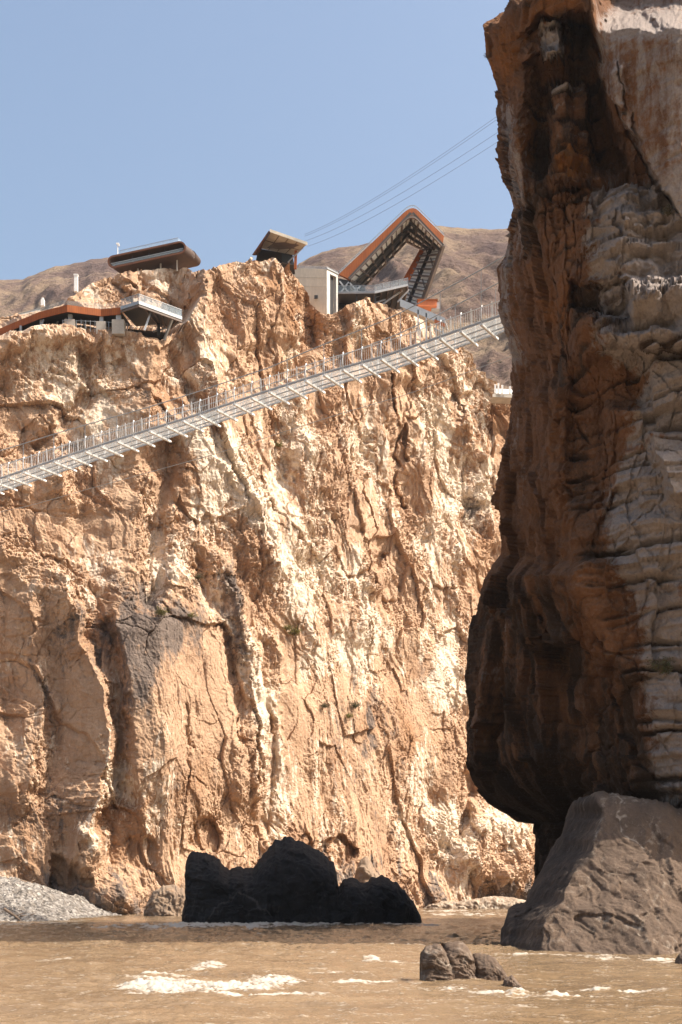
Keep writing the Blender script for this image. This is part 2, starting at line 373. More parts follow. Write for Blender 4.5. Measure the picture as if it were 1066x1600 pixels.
    pale += .55*B(505, 1030, 60, 30, -25)+.55*B(650, 1070, 55, 25, 10)+.4*B(600, 1000, 90, 30, 10)+.45*B(700, 1090, 40, 25)+.75*B(750, 1290, 75, 40)+.5*B(700, 1260, 25, 40)+.8*B(132, 1325, 28, 36)+.5*PL([(158, 1120), (165, 1240), (120, 1300)], 10)
    pale += .4*B(75, 570, 40, 30)+.35*B(180, 590, 60, 70)+.4*B(735, 760, 40, 90)+.45*B(690, 650, 45, 80)+.35*B(560, 690, 90, 60)+.4*B(420, 780, 80, 80)+.35*B(430, 1180, 25, 120)+.3*B(450, 930, 70, 60)
    pale += .25*B(300, 470, 60, 50)-.3*B(470, 660, 60, 60)-.35*slab-.3*B(130, 1000, 50, 90)
    dark = -.12+.45*np.clip(n3, 0, 1)+.25*n2-.2*stk2-.25*mid+.2*perlin((ws2+.2*wz2)*.5, wz2*.05, 9+0*s, 88)
    dark += .9*B(215, 1010, 50, 80, 0)*1+.6*B(290, 985, 60, 45)+.3*B(120, 1010, 50, 80)+.25*B(560, 1180, 60, 90)+.45*B(210, 1090, 45, 50)+.55*B(358, 905, 22, 50)+.6*B(372, 980, 20, 70)+.35*B(190, 915, 60, 22, 20)+.35*B(395, 1130, 14, 90)
    dark += .38*pline(px, py, [(60, 1000), (100, 1120), (80, 1260)], 40)+.3*B(250, 1200, 60, 90)+.5*sst(1325, 1400, py+14*n2*2)+.25*sst(1250, 1380, py)*np.clip(n2*2, 0, 1)-.5*B(765, 1300, 70, 45)-.35*B(132, 1325, 28, 36)
    dark += .18*B(470, 830, 50, 40)+.16*B(560, 1130, 60, 70)
    rust = .16+.6*n3+.3*perlin(s*.2, z*.2, 0*s, 85)+.4*B(200, 1270, 40, 50)+.6*B(765, 640, 40, 60)+.35*B(440, 470, 50, 70)+.3*B(480, 650, 70, 60)+.25*B(120, 1100, 40, 90)+.2*B(700, 560, 50, 40)
    T = np.stack([pale, dark, rust], -1)
    # plateau behind the rim, then its back slope
    m = 26; Vp, Tp = [], []
    for i in range(1, m+1):
        k = (i/m)**1.5; dd = 70*k
        X = V[-1].copy(); q = X[:, 1]+dd
        zz = X[:, 2]-.3*k-.004*dd-1.5*fbm(X[:, 0]*.12, q*.12, 0*q, 3, 91)*min(1, i/6)*.5-.6*min(1, i/4)
        Vp.append(np.stack([X[:, 0]*q/X[:, 1], q, zz], -1)); Tp.append(T[-1])
    for dd, zz in ((20, 30), (40, 0), (45, -3)):
        X = Vp[m-1].copy(); Vp.append(np.stack([X[:, 0], X[:, 1]+dd, np.minimum(X[:, 2], zz)], -1)); Tp.append(T[-1])
    V = np.concatenate([V, np.array(Vp)], 0); T = np.concatenate([T, np.array(Tp)], 0)
    r, cc = V.shape[:2]
    o = mesh_np('canyon_cliff', V.reshape(-1, 3), grid_faces(r, cc), M['far'], {'tint': T.reshape(-1, 3)}, smooth=False)
    tag(o, kind='structure')
    return V
farV = far_wall()

# ---------------------------------------------------------------- near overhanging cliff on the right
SIL = [(-120, 860), (-30, 800), (2, 790), (42, 756), (84, 762), (120, 772), (162, 782), (200, 786), (224, 784), (237, 778), (262, 785), (299, 798), (328, 808), (354, 797), (400, 789), (419, 778), (460, 780), (494, 781), (515, 788), (536, 797), (560, 802), (582, 807), (600, 808), (627, 801), (692, 794), (740, 783), (790, 774), (820, 773), (866, 775), (882, 762), (907, 748), (962, 739), (1027, 735), (1080, 732), (1125, 730), (1199, 731), (1228, 740), (1255, 762), (1276, 797), (1284, 806), (1286.5, 834), (1320, 836), (1348, 838), (1400, 842), (1520, 850)]
SILD = [(-120, 96), (40, 98), (200, 100), (500, 106), (700, 111), (900, 117), (1100, 120), (1284, 121), (1288, 116), (1520, 112)]
COR = [(-120, 850), (0, 846), (70, 838), (100, 834), (200, 824), (300, 826), (400, 850), (480, 872), (560, 880), (700, 880), (800, 892), (900, 905), (960, 935), (1030, 968), (1100, 985), (1200, 1000), (1284, 985), (1290, 930), (1520, 930)]
COR2 = [(-120, 75), (400, 78), (700, 77.5), (900, 76.5), (1100, 76), (1284, 78), (1290, 82), (1520, 78)]
NTOP = [(700, 60), (754, 42), (768, 36), (782, 31), (797, 17), (812, 8), (832, 3), (848, -3), (870, -14), (920, -40), (1000, -60), (1066, -70), (1200, -90), (1800, -160)]
def near_cliff():
    rows = np.concatenate([np.arange(-200, -12, 6.), np.arange(-12, 1284, 1.5), np.arange(1284, 1290, .75), np.arange(1290, 1530, 2.5)])[:, None]
    a = np.linspace(0, 1, 330)[None, :]; b = np.linspace(0, 1, 60)[None, 1:]
    sil = ip(rows, SIL)+2.2*terrace(perlin(rows*.04, 0*rows, 0*rows, 201), 4, .25)+.9*perlin(rows*.14, 0*rows, 0*rows, 202)+.5*perlin(rows*.4, 0*rows, 0*rows, 204); cor = ip(rows, COR)+5*fbm(rows*.03, 0*rows, 0*rows, 3, 203)
    w = np.where(a < .04, a*.45, .018+(a-.04)/.96*.982)                    # columns denser near the edge
    px = np.concatenate([sil+(1075-sil)*w, 1075+0*sil+(1800-1075)*b**1.6], 1)
    py = np.broadcast_to(rows, px.shape).copy()
    sD, cD = ip(py, SILD), ip(py, COR2); silb, corb = np.broadcast_to(sil, px.shape), np.broadcast_to(cor, px.shape)
    t = np.clip((px-silb)/(corb-silb), 0, 1)
    side = cD+(sD-cD)*(1-t)**1.35
    u = (px-corb); front = cD-.026*u
    front = np.where(u > 220, cD-5.72-(u-220)*.006, front)
    D = np.where(px < corb, side, front)
    f = np.zeros(px.shape); pxo, pyo = px, py
    px = px+7*fbm(pxo*.03, pyo*.03, 0*pxo, 3, 205)+2.2*fbm(pxo*.14, pyo*.14, 0*pxo, 3, 207); py = py+8*fbm(pxo*.03, pyo*.03, 5+0*pxo, 3, 206)+2.2*fbm(pxo*.14, pyo*.14, 5+0*pxo, 3, 208)
    B = lambda *q, **k: blob(px, py, *q, **k)
    PL = lambda pts, w, w2=None: pline(px, py, pts, w, w2)
    box = lambda x0, x1, y0, y1, sx=6, sy=6: sst(x0-sx, x0+sx, px)*(1-sst(x1-sx, x1+sx, px))*sst(y0-sy, y0+sy, py)*(1-sst(y1-sy, y1+sy, py))
    # recess under the capping layer, its right wall, blocks inside
    f += 3.6*box(834, ip(py, [(30, 935), (100, 940), (200, 955), (280, 985)]), 58, 275, 14, 12)+1.2*box(895, ip(py, [(30, 935), (100, 940), (200, 955), (280, 985)]), 60, 275, 5, 8)
    f -= 2.2*box(846, 884, 66, 106, 5, 2)+1.6*box(832, 896, 97, 112, 6, 2)+.8*box(856, 880, 78, 104, 2, 2)
    f -= 2.6*box(862, 922, 152, 285, 4, 2)+.7*box(870, 925, 176, 285, 4, 2)+.7*box(862, 905, 205, 285, 4, 2)+.6*box(884, 930, 226, 285, 4, 2)+1.1*box(866, 926, 252, 285, 4, 2)
    f -= 2.8*box(925, 1090, 30, ip(px, [(935, 110), (1066, 345)]), 6, 8)*1
    f += .5*PL([(962, 95), (972, 120), (974, 150), (970, 172)], 1.6)+.4*PL([(985, 165), (1000, 230), (1025, 290)], 2)-.8*box(950, 975, 96, 160, 6, 8)
    # steps below the recess
    for y, x0, x1, h in ((283, 905, 1030, .9), (300, 860, 985, .6), (318, 850, 1000, .7), (338, 960, 1300, 1.2), (352, 870, 960, .6), (392, 900, 1300, .8), (418, 880, 1030, .6), (446, 890, 1300, .9), (512, 880, 1300, 1.0)):
        f -= h*sst(x0-14, x0+22, px)*(1-sst(x1-8, x1+10, px))*sst(y-5, y+6, py+9*perlin(px*.02, py*0, py*0, 210+int(y))+3*perlin(px*.09, py*0, py*0, 220+int(y)))*(1-sst(y+40, y+260, py))
    f += 2.6*box(892, 985, 452, ip(px, [(890, 480), (980, 512)]), 8, 6)                     # dark pocket
    f -= 1.8*box(940, 1100, 455, 540, 10, 6)
    f += 1.6*box(890, 1010, 560, 640, 12, 10)*1
    f += 2.2*box(880, 950, 640, 790, 16, 20)
    f -= 2.2*rib(px, py, [(1010, 672), (1030, 720), (1060, 790)], 18, 60, 12)
    f -= 2.0*rib(px, py, [(790, 560), (800, 700), (825, 800), (850, 890)], 40, 70, 60)
    f -= 3.4*sst(872, 905, py)*(1-sst(840, 1000, px))*(1-sst(1180, 1286, py)*.8)           # bulge lower left
    f -= 1.6*box(742, 800, 925, 1200, 12, 10)
    f += 2.0*PL([(852, 960), (858, 1010), (850, 1080)], 6)
    f += 4.5*sst(1180, 1284, py)*sst(760, 850, px)*(1-sst(960, 1080, px))
    # above the rim and the sunlit cap at upper right
    f += np.clip(np.clip(34-py+12*perlin(px*.02, 0*py, 0*py, 215), 0, None)*.25, 0, 9)*sst(925, 960, px)
    px, py = pxo, pyo.copy(); top = ip(px, NTOP)+2*perlin(px*.08, 0*px, 0*px, 216)
    over = np.clip(top-py, 0, None); py = np.where(over > 0, top-.03*over, py)
    D = D+f+8*(1-np.exp(-over/40))
    Q = P(px, py, D)
    # wrap the hidden back: from the edge round behind the cliff
    x, y, z = Q[..., 0], Q[..., 1], Q[..., 2]
    s = x*.93-y*.36
    sd = sst(-12, 14, px-corb)                                             # 0 on the brown side face, 1 on the layered face
    wz = z+.5*fbm(s*.10, z*.10, 0*s, 3, 221)+.055*s
    lay = 0; lr = 0*s
    for per, amp, sd0 in ((4.3, .75, 1), (2.1, .42, 2), (1.0, .2, 3), (.5, .085, 4)):
        q = (wz+.22*per*fbm(s*.22/per, z*.3, sd0+0*s, 3, 230+sd0))/per; k = np.floor(q); fr = q-k
        r0 = _h(k.astype(np.int64), 0*k.astype(np.int64), 0*k.astype(np.int64), 240+sd0)/4294967296.
        r1 = _h(k.astype(np.int64)+1, 0*k.astype(np.int64), 0*k.astype(np.int64), 240+sd0)/4294967296.
        if sd0 in (2, 3): lr = lr*.5+.75*r0
        pa = .5+.5*perlin(s*.16/per**.5, k*7.3, 0*s, 250+sd0)*1.6
        lay = lay+amp*(r0+(r1-r0)*sst(.86, 1, fr)+.45*(1-fr))*np.clip(pa, 0, 1.2)
    ws = s+.6*fbm(s*.3, z*.2, y*.3, 3, 261); wy = y+.6*fbm(s*.3, z*.2, y*.3, 3, 262); wz2 = z+.7*fbm(s*.3, z*.25, y*.3, 3, 263)
    tt = ws*.75-wy*.5
    tz = terrace(fbm((tt+.4*wz2)*.3, (wz2-.4*tt)*.22, 0*s, 4, 306), 4, .18)
    h1, e1 = facets((tt+.15*wz2)/6.5, wz2/10, 301, 1.5, .8, .7)
    big, bige = cellstep((tt+.25*wz2)/5.5, (wz2-.15*tt)/9.0, 307); mid, mide = cellstep((tt-.2*wz2)/2.1, (wz2+.1*tt)/3.6, 308)
    h2, e2 = facets((tt-.2*wz2)/2.6, wz2/4.2, 302, 1.7, .8, .8)
    h3, e3 = facets((tt+.2*wz2)/1.0, wz2/1.5, 303, 1.7, .8, .9)
    st, se = cellstep(tt/2.3, wz2/3.0, 304); st2, se2 = cellstep(tt/.8, wz2/.9, 305)
    midm = np.clip(PL([(890, 300), (860, 430), (885, 560), (905, 660), (915, 780)], 45)+PL([(860, 960), (920, 1060), (900, 1250)], 90)*.8, 0, 1)
    pin = sst(925, 940, px)*(1-sst(0, 14, py-ip(px, [(935, 120), (1066, 345)])))            # smooth pale face
    lw = sd*(1-.85*pin)*(1-.5*midm)
    d = lw*2.0*lay+(1-.7*pin)*(1-.6*sd)*((1.2+1.3*sst(880, 960, pyo))*big+(.5+.5*sst(880, 960, pyo))*mid)+sd*(1-.8*pin)*.5*mid+(1-.75*pin)*((1-.55*sd)*.7*h1+(.35+.65*midm)*(.55*h2+.5*st+.2*st2+.5*tz)+.16*h3)
    d += (1-sd)*(.5*ridged(tt*.35, z*.06, 0*s, 3, 311)+.18*ridged(tt*1.1, z*.22, 0*s, 3, 312))*(1-midm)
    d += .10*fbm(s*1.1, z*1.1, y, 5, 313, .62)*(1-.5*pin)+.05*ridged(s*3, z*3, y*3, 3, 314)
    d -= .35*np.exp(-(e2/.05)**2)*(1-pin)*.6+.5*np.exp(-(se/.045)**2)*midm
    part = 0
    for per, sd0 in ((3.1, 7), (1.7, 8), (6.3, 9)):
        q = wz/per+.35*fbm(s*.25/per, z*.1, sd0+0*s, 4, 270+sd0); fr = np.abs(q-np.round(q))*per; on_ = np.clip(2.2*perlin(s*.3/per, np.round(q)*5.1, 0*s, 280+sd0)+.35, 0, 1); part = np.maximum(part, np.exp(-(fr/.13)**2)*on_)
    part = part*sd*(1-.8*pin); d -= .8*part
    d *= 1-.65*sst(925, 960, px)*(1-sst(20, 60, py))
    edge = sst(0, .08, t); d = d*(.5+.5*edge)
    Ns, Nf = np.array([-.75, -.62, -.05]), np.array([-.25, -.96, 0.05])
    N = Ns+(Nf-Ns)*sd[..., None]; N /= np.linalg.norm(N, axis=-1, keepdims=True)
    V = Q+(d-.6)[..., None]*N
    # ---- stone colours, with sunlight on the recess ledges painted in
    n1 = fbm(s*.18, z*.10, y*.1, 5, 321); n2 = fbm(tt*.55, z*.14, y*.1, 4, 322); n3 = fbm(tt*.25, z*.2, 8+0*s, 4, 323)
    band = perlin(s*.05, wz*1.1, 0*s, 325)+.6*perlin(s*.1, wz*2.6, 0*s, 326)
    gray = sst(-10, 60, px-ip(py, [(280, 905), (400, 895), (560, 920), (600, 980), (660, 960), (800, 925), (900, 950), (1000, 985), (1150, 990), (1300, 1010)]))*sst(275, 300, py)
    pale = .05+.3*n1+gray*(1.15+.55*band+.5*(lr-.5))-.15*(1-gray)*(1-sd)+.44*pin*sst(0, 40, py)+.85*box(848, 884, 66, 108, 5, 3)+.75*box(864, 914, 152, 163, 4, 2)+.4*box(866, 912, 185, 191, 4, 2)+.35*box(870, 920, 222, 228, 4, 2)  # boxes: pale recess blocks and ledges, lightened further as painted sunlight
    pale += .7*PL([(800, 170), (803, 240), (810, 300), (812, 345), (795, 420), (798, 500), (812, 560)], 17)+.3*PL([(800, 600), (815, 700), (835, 800)], 24)+.5*PL([(798, 960), (790, 1010), (772, 1070), (758, 1170)], 4)+.35*PL([(980, 30), (950, 20), (945, 60)], 14)+.6*sst(940, 970, px)*(1-sst(30, 60, py))
    pale -= .5*B(1005, 610, 60, 40)+.35*B(960, 720, 60, 60)
    dark = .05+.35*n2+.25*n3-.28*gray
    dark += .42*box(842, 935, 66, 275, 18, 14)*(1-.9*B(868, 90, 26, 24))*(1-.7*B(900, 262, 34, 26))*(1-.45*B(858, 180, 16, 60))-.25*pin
    dark += .6*PL([(850, 240), (838, 330), (830, 390)], 16)+.45*PL([(905, 300), (880, 400)], 22)+.5*PL([(868, 440), (858, 520)], 12)+.5*PL([(880, 560), (900, 660), (905, 780), (930, 900)], 24)
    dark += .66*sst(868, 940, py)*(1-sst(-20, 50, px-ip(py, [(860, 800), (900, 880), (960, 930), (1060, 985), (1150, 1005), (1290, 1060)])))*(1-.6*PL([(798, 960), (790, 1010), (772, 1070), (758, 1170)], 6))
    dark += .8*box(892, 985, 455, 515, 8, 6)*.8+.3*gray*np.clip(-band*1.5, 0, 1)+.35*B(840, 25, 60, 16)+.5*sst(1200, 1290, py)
    dark -= .35*B(925, 1010, 40, 50)+.35*B(895, 920, 18, 70)+.3*B(880, 1130, 20, 70)
    dark += .8*part
    rust = .05+.35*n3+.5*B(790, 105, 34, 60)+.3*np.clip(band, 0, 1)*gray+.5*B(800, 80, 45, 50)+1.0*B(895, 258, 34, 30)+.45*B(880, 30, 60, 30)+.5*PL([(845, 200), (836, 260)], 14)+.5*B(925, 600, 40, 40)+.45*B(860, 480, 30, 60)+.4*B(925, 1020, 50, 70)+.3*PL([(815, 360), (812, 400)], 10)
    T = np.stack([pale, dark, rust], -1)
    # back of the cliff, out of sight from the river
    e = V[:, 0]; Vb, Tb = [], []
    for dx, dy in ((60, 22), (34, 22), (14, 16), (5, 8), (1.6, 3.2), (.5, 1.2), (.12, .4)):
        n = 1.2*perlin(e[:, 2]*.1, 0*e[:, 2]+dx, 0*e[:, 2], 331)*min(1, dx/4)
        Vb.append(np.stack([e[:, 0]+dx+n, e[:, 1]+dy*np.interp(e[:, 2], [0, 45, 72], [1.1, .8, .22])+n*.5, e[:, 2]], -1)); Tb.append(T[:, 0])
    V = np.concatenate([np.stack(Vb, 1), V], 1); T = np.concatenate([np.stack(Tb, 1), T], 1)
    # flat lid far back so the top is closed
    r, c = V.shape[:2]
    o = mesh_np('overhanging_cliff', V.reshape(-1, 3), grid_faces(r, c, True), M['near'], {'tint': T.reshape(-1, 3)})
    tag(o, kind='structure')
    return V
nearV = near_cliff()

# ---------------------------------------------------------------- hills beyond, riverbed
def hills():
    c = np.arange(-700, 1900, 4.)
    sk = ip(c, [(-700, 380), (-300, 430), (-100, 452), (0, 439), (36, 438), (60, 428), (82, 420), (110, 416), (140, 408), (170, 404), (230, 420), (300, 450), (400, 452), (440, 440), (468, 413), (490, 402), (506, 394), (530, 389), (560, 385), (620, 372), (680, 354), (720, 356), (760, 359), (800, 358), (900, 352), (1100, 330), (1500, 250), (1900, 260)])
    sk = sk+2.2*fbm(c*.05, 0*c, 0*c, 4, 401)
    v = np.linspace(0, 1, 330)[:, None]; py = 720+(sk[None]-720)*v; px = np.broadcast_to(c[None], py.shape)
    near = np.where(px < 300, 420., 330.); D = near+(ip(px, [(-700, 900), (200, 860), (460, 700), (1900, 640)])-near)*v**1.15
    Q = P(px, py, D); x, y, z = Q[..., 0], Q[..., 1], Q[..., 2]
    d = 9*ridged(x*.010+.004*z, y*.004, z*.005, 3, 411, .45)+3.2*ridged(x*.04+.01*z, y*.012, z*.015, 4, 412, .55)+1.2*fbm(x*.15, y*.06, z*.12, 4, 414, .6)+7*fbm(x*.012, y*.008, z*.012, 4, 413)
    d *= np.clip((1-v)*5, 0, 1)*.93+.07
    N = np.array([.15, -.8, .55]); V = Q+d[..., None]*N
    b = V[-1]; bk = [b+np.array([0, k, -k*.5]) for k in (15, 60, 250)]
    V = np.concatenate([V, np.array(bk)], 0); r, cc = V.shape[:2]
    t = NT('dry_hillside'); p = t.pos()
    f = t.noise(p, .02, 10, .62, .5); g = t.noise(p, .16, 8, .7); s1 = t.noise(p, .55, 4, .6)
    col = t.ramp(f, [(.34, (.13, .085, .075)), (.46, (.21, .14, .11)), (.55, (.32, .225, .155)), (.68, (.40, .29, .19))])
    col = t.mix(t.mapr(g, .5, .72, 0, .6), col, (.09, .062, .06, 1))
    col = t.mix(t.mapr(s1, .6, .68, 0, .8), col, (.05, .05, .032, 1))
    m = t.out(col, .95, t.bump(g, 1., 9), Specular_IOR_Level=.1)
    tag(mesh_np('hills', V.reshape(-1, 3), grid_faces(r, cc), m), kind='structure')
hills()
t = NT('river_bed'); M['bed'] = t.out(t.mix(t.noise(t.pos(), .4), (.22, .16, .10, 1), (.32, .25, .17, 1)), .95)
tag(mesh_np('ground', [(-4000, -400, -2.5), (4000, -400, -2.5), (4000, 7000, -2.5), (-4000, 7000, -2.5)], np.array([[0, 1, 2, 3]]), M['bed']), kind='structure')

# ---------------------------------------------------------------- river
FOAM = [  # px, py, rx, ry, strength
    (225, 1546, 34, 11, 1.25), (285, 1548, 55, 10, 1.0), (375, 1549, 60, 8, .95), (425, 1540, 40, 10, .9), (325, 1514, 26, 5, .8), (300, 1519, 28, 3, .7), (545, 1540, 90, 5, .55), (500, 1520, 70, 4, .4),
    (655, 1546, 20, 2, .6), (705, 1550, 50, 2.5, .6), (820, 1559, 30, 3, .5), (880, 1562, 60, 2, .5), (800, 1497, 30, 2, .6), (960, 1500, 60, 2, .6), (1040, 1502, 40, 2, .6), (285, 1450, 24, 5, .9), (670, 1449, 30, 3, .6), (410, 1560, 120, 2.5, .5), (250, 1532, 60, 2, .5),
    (580, 1503, 14, 7, .8), (620, 1508, 50, 4, .5), (350, 1449, 120, 5, .95), (440, 1446, 110, 4, 1.0), (600, 1446, 70, 3, .6), (250, 1452, 70, 4, .5), (775, 1556, 60, 3, .5), (830, 1560, 60, 4, .5), (935, 1548, 36, 5, .6), (985, 1553, 60, 3, .35),
    (730, 1430, 90, 3, .5), (700, 1424, 60, 2, .5), (40, 1447, 60, 2, .5), (900, 1497, 110, 1.5, .45), (840, 1580, 40, 3, .3), (160, 1452, 40, 3, .6), (520, 1590, 200, 4, .2), (640, 1480, 80, 3, .3), (90, 1500, 60, 3, .3)]
def river():
    pyr = np.concatenate([1900-np.linspace(0, 1, 90)**.7*290, np.linspace(1610, 1398.5, 420)[1:]])[:, None]
    c = np.concatenate([np.arange(-500, -20, 12.), np.arange(-20, 1090, 1.6), np.arange(1090, 1600, 12.)])[None]
    D = HC*F/(pyr-YH); px = np.broadcast_to(c, (len(pyr), c.shape[1])); py = np.broadcast_to(pyr, px.shape)
    x = (px-CX)/F*D; y = D+0*px; z0 = 0*x
    w1 = fbm(x*.16, y*.22, z0, 4, 501, .55); w2 = ridged(x*.45+.3*w1, y*.8, z0, 3, 502); w3 = fbm(x*1.3, y*2.2, z0, 4, 503, .6); w4 = ridged(x*2.6, y*4.4, z0, 3, 504)
    rap = .35+1.0*sst(1442, 1452, py)*(1-sst(1480, 1500, py))+.5*blob(px, py, 400, 1535, 330, 35)
    z = .20*w1+.10*w2*rap+.045*w3*rap+.016*w4
    fo = 0; up = 0
    for a, b, rx, ry, k in FOAM:
        m = blob(px, py, a, b, rx, ry, p=1.2); fo = np.maximum(fo, m*k); up = up+m*k
    n = fbm(x*.9, y*1.6, z0, 5, 511, .62); n2 = ridged(x*.35+.8*w1, y*1.1, z0, 4, 512)
    foam = np.clip(fo*1.0+1.0*n*np.clip(fo*3, 0, 1)+.25*n2*np.clip(fo*2, 0, 1)-.30, 0, 1)+np.clip(.5*n2-.46+.6*n, 0, .33)
    z = z+np.clip(up-.45, 0, .7)*1.3*(.0+.20*np.clip(n+.05, 0, 1)+.06*np.clip(n2, 0, 1))+.05*foam*ridged(x*3, y*4, z0, 3, 514)
    far = sst(150, 210, D); z = z*(1-.6*far)
    T = np.stack([foam, .5+w1, n2], -1)
    t = NT('muddy_river_water'); a = t.attr('tint'); p = t.pos((.7, 1.6, 1))
    f1 = t.noise(p, .25, 6, .6, .8); f2 = t.noise(p, 3.5, 5, .65); f3 = t.noise(p, 11, 4, .7)
    col = t.mix(t.mapr(f1, .35, .65, 0, 1), (.168, .110, .062, 1), (.232, .158, .092, 1))
    fl = t.noise(t.pos((.8, 2.2, 1)), 2.2, 8, .75, 1.5); fm = t.mapr(t.math('ADD', a[0], t.math('ADD', t.mapr(f3, .3, .7, -.15, .15), t.math('ADD', t.mapr(fl, .35, .65, -.55, .35), t.mapr(t.noise(t.pos((1, 2.4, 1)), 7, 5, .7, .8), .35, .65, -.35, .2)))), .25, .8, 0, .95)
    col = t.mix(fm, col, (.44, .395, .33, 1))
    nb = t.bump(f2, .3, .10); nb = t.bump(f3, .2, .03, nb)
    m = t.out(col, t.mapr(fm, 0, 1, .11, .8), nb, Specular_IOR_Level=.35, IOR=1.33)
    V = np.stack([x, y, z], -1); r, cc = V.shape[:2]
    tag(mesh_np('river', V.reshape(-1, 3), grid_faces(r, cc), m, {'tint': T.reshape(-1, 3)}), kind='structure')
river()

# ---------------------------------------------------------------- gravel bank, lower left
def gravel():
    c = np.concatenate([np.arange(-300, -10, 6.), np.arange(-10, 230, .9)])[None]; v = np.linspace(0, 1, 190)[:, None]
    b = ip(c, [(-300, 1452), (-60, 1446), (0, 1443), (50, 1442), (100, 1439), (150, 1434), (200, 1430), (230, 1428)]); Db = HC*F/(b-YH)
    tp = ip(c, [(-300, 1330), (-60, 1358), (0, 1368), (40, 1377), (80, 1387), (120, 1399), (150, 1409), (185, 1419), (215, 1428), (230, 1432)])
    Dt = Db+ip(c, [(-300, 34), (0, 28), (100, 20), (190, 10), (230, 6)])
    py = b+(tp-b)*v; D = Db+(Dt-Db)*v**.9; px = np.broadcast_to(c, py.shape); Q = P(px, py, D)
    x, y, z = Q[..., 0], Q[..., 1], Q[..., 2]; z0 = 0*x
    h, e = facets(x/.55, y/.9, 601, .6, 1.3, .9); h2, _ = facets(x/.22, y/.4, 602, .6, 1.3, .9); h3, _ = facets(x/1.6, y/2.4, 603, .6, 1.3, .8)
    d = .20*h+.09*h2+.22*h3*(perlin(x*.3, y*.3, z0, 604) > 0.1)+.25*fbm(x*.2, y*.2, z0, 3, 605)
    Q[..., 2] += d*sst(0, .06, v)-.12*(1-sst(0, .05, v))
    T = np.stack([.5+h*.5, h2, .5+fbm(x*.6, y*.6, z0, 3, 606)], -1)
    sk = [Q[0]+np.array([0, -.5, -1.5])]; bk = [Q[-1]+np.array([0, 6, -.6]), Q[-1]+np.array([0, 12, -5])]
    V = np.concatenate([np.array(sk), Q, np.array(bk)], 0); T = np.concatenate([T[:1], T, T[-1:], T[-1:]], 0); r, cc = V.shape[:2]
    t = NT('river_cobbles'); p = t.pos()
    vo = t.n('ShaderNodeTexVoronoi', i_Vector=p, i_Scale=2.6, i_Randomness=1.); g = t.noise(p, .6, 6, .7)
    col = t.ramp(t.n('ShaderNodeSeparateColor', i_Color=vo.outputs['Color']).outputs[0], [(.0, (.085, .073, .062)), (.45, (.165, .143, .124)), (.8, (.25, .222, .196)), (1., (.36, .325, .285))])
    col = t.mix(t.mapr(g, .5, .7, 0, .5), col, (.20, .155, .115, 1))
    m = t.out(col, .9, t.bump(vo.outputs['Distance'], .9, .2), Specular_IOR_Level=.2)
    tag(mesh_np('gravel_bank', V.reshape(-1, 3), grid_faces(r, cc), m, {'tint': T.reshape(-1, 3)}), kind='structure')
gravel()
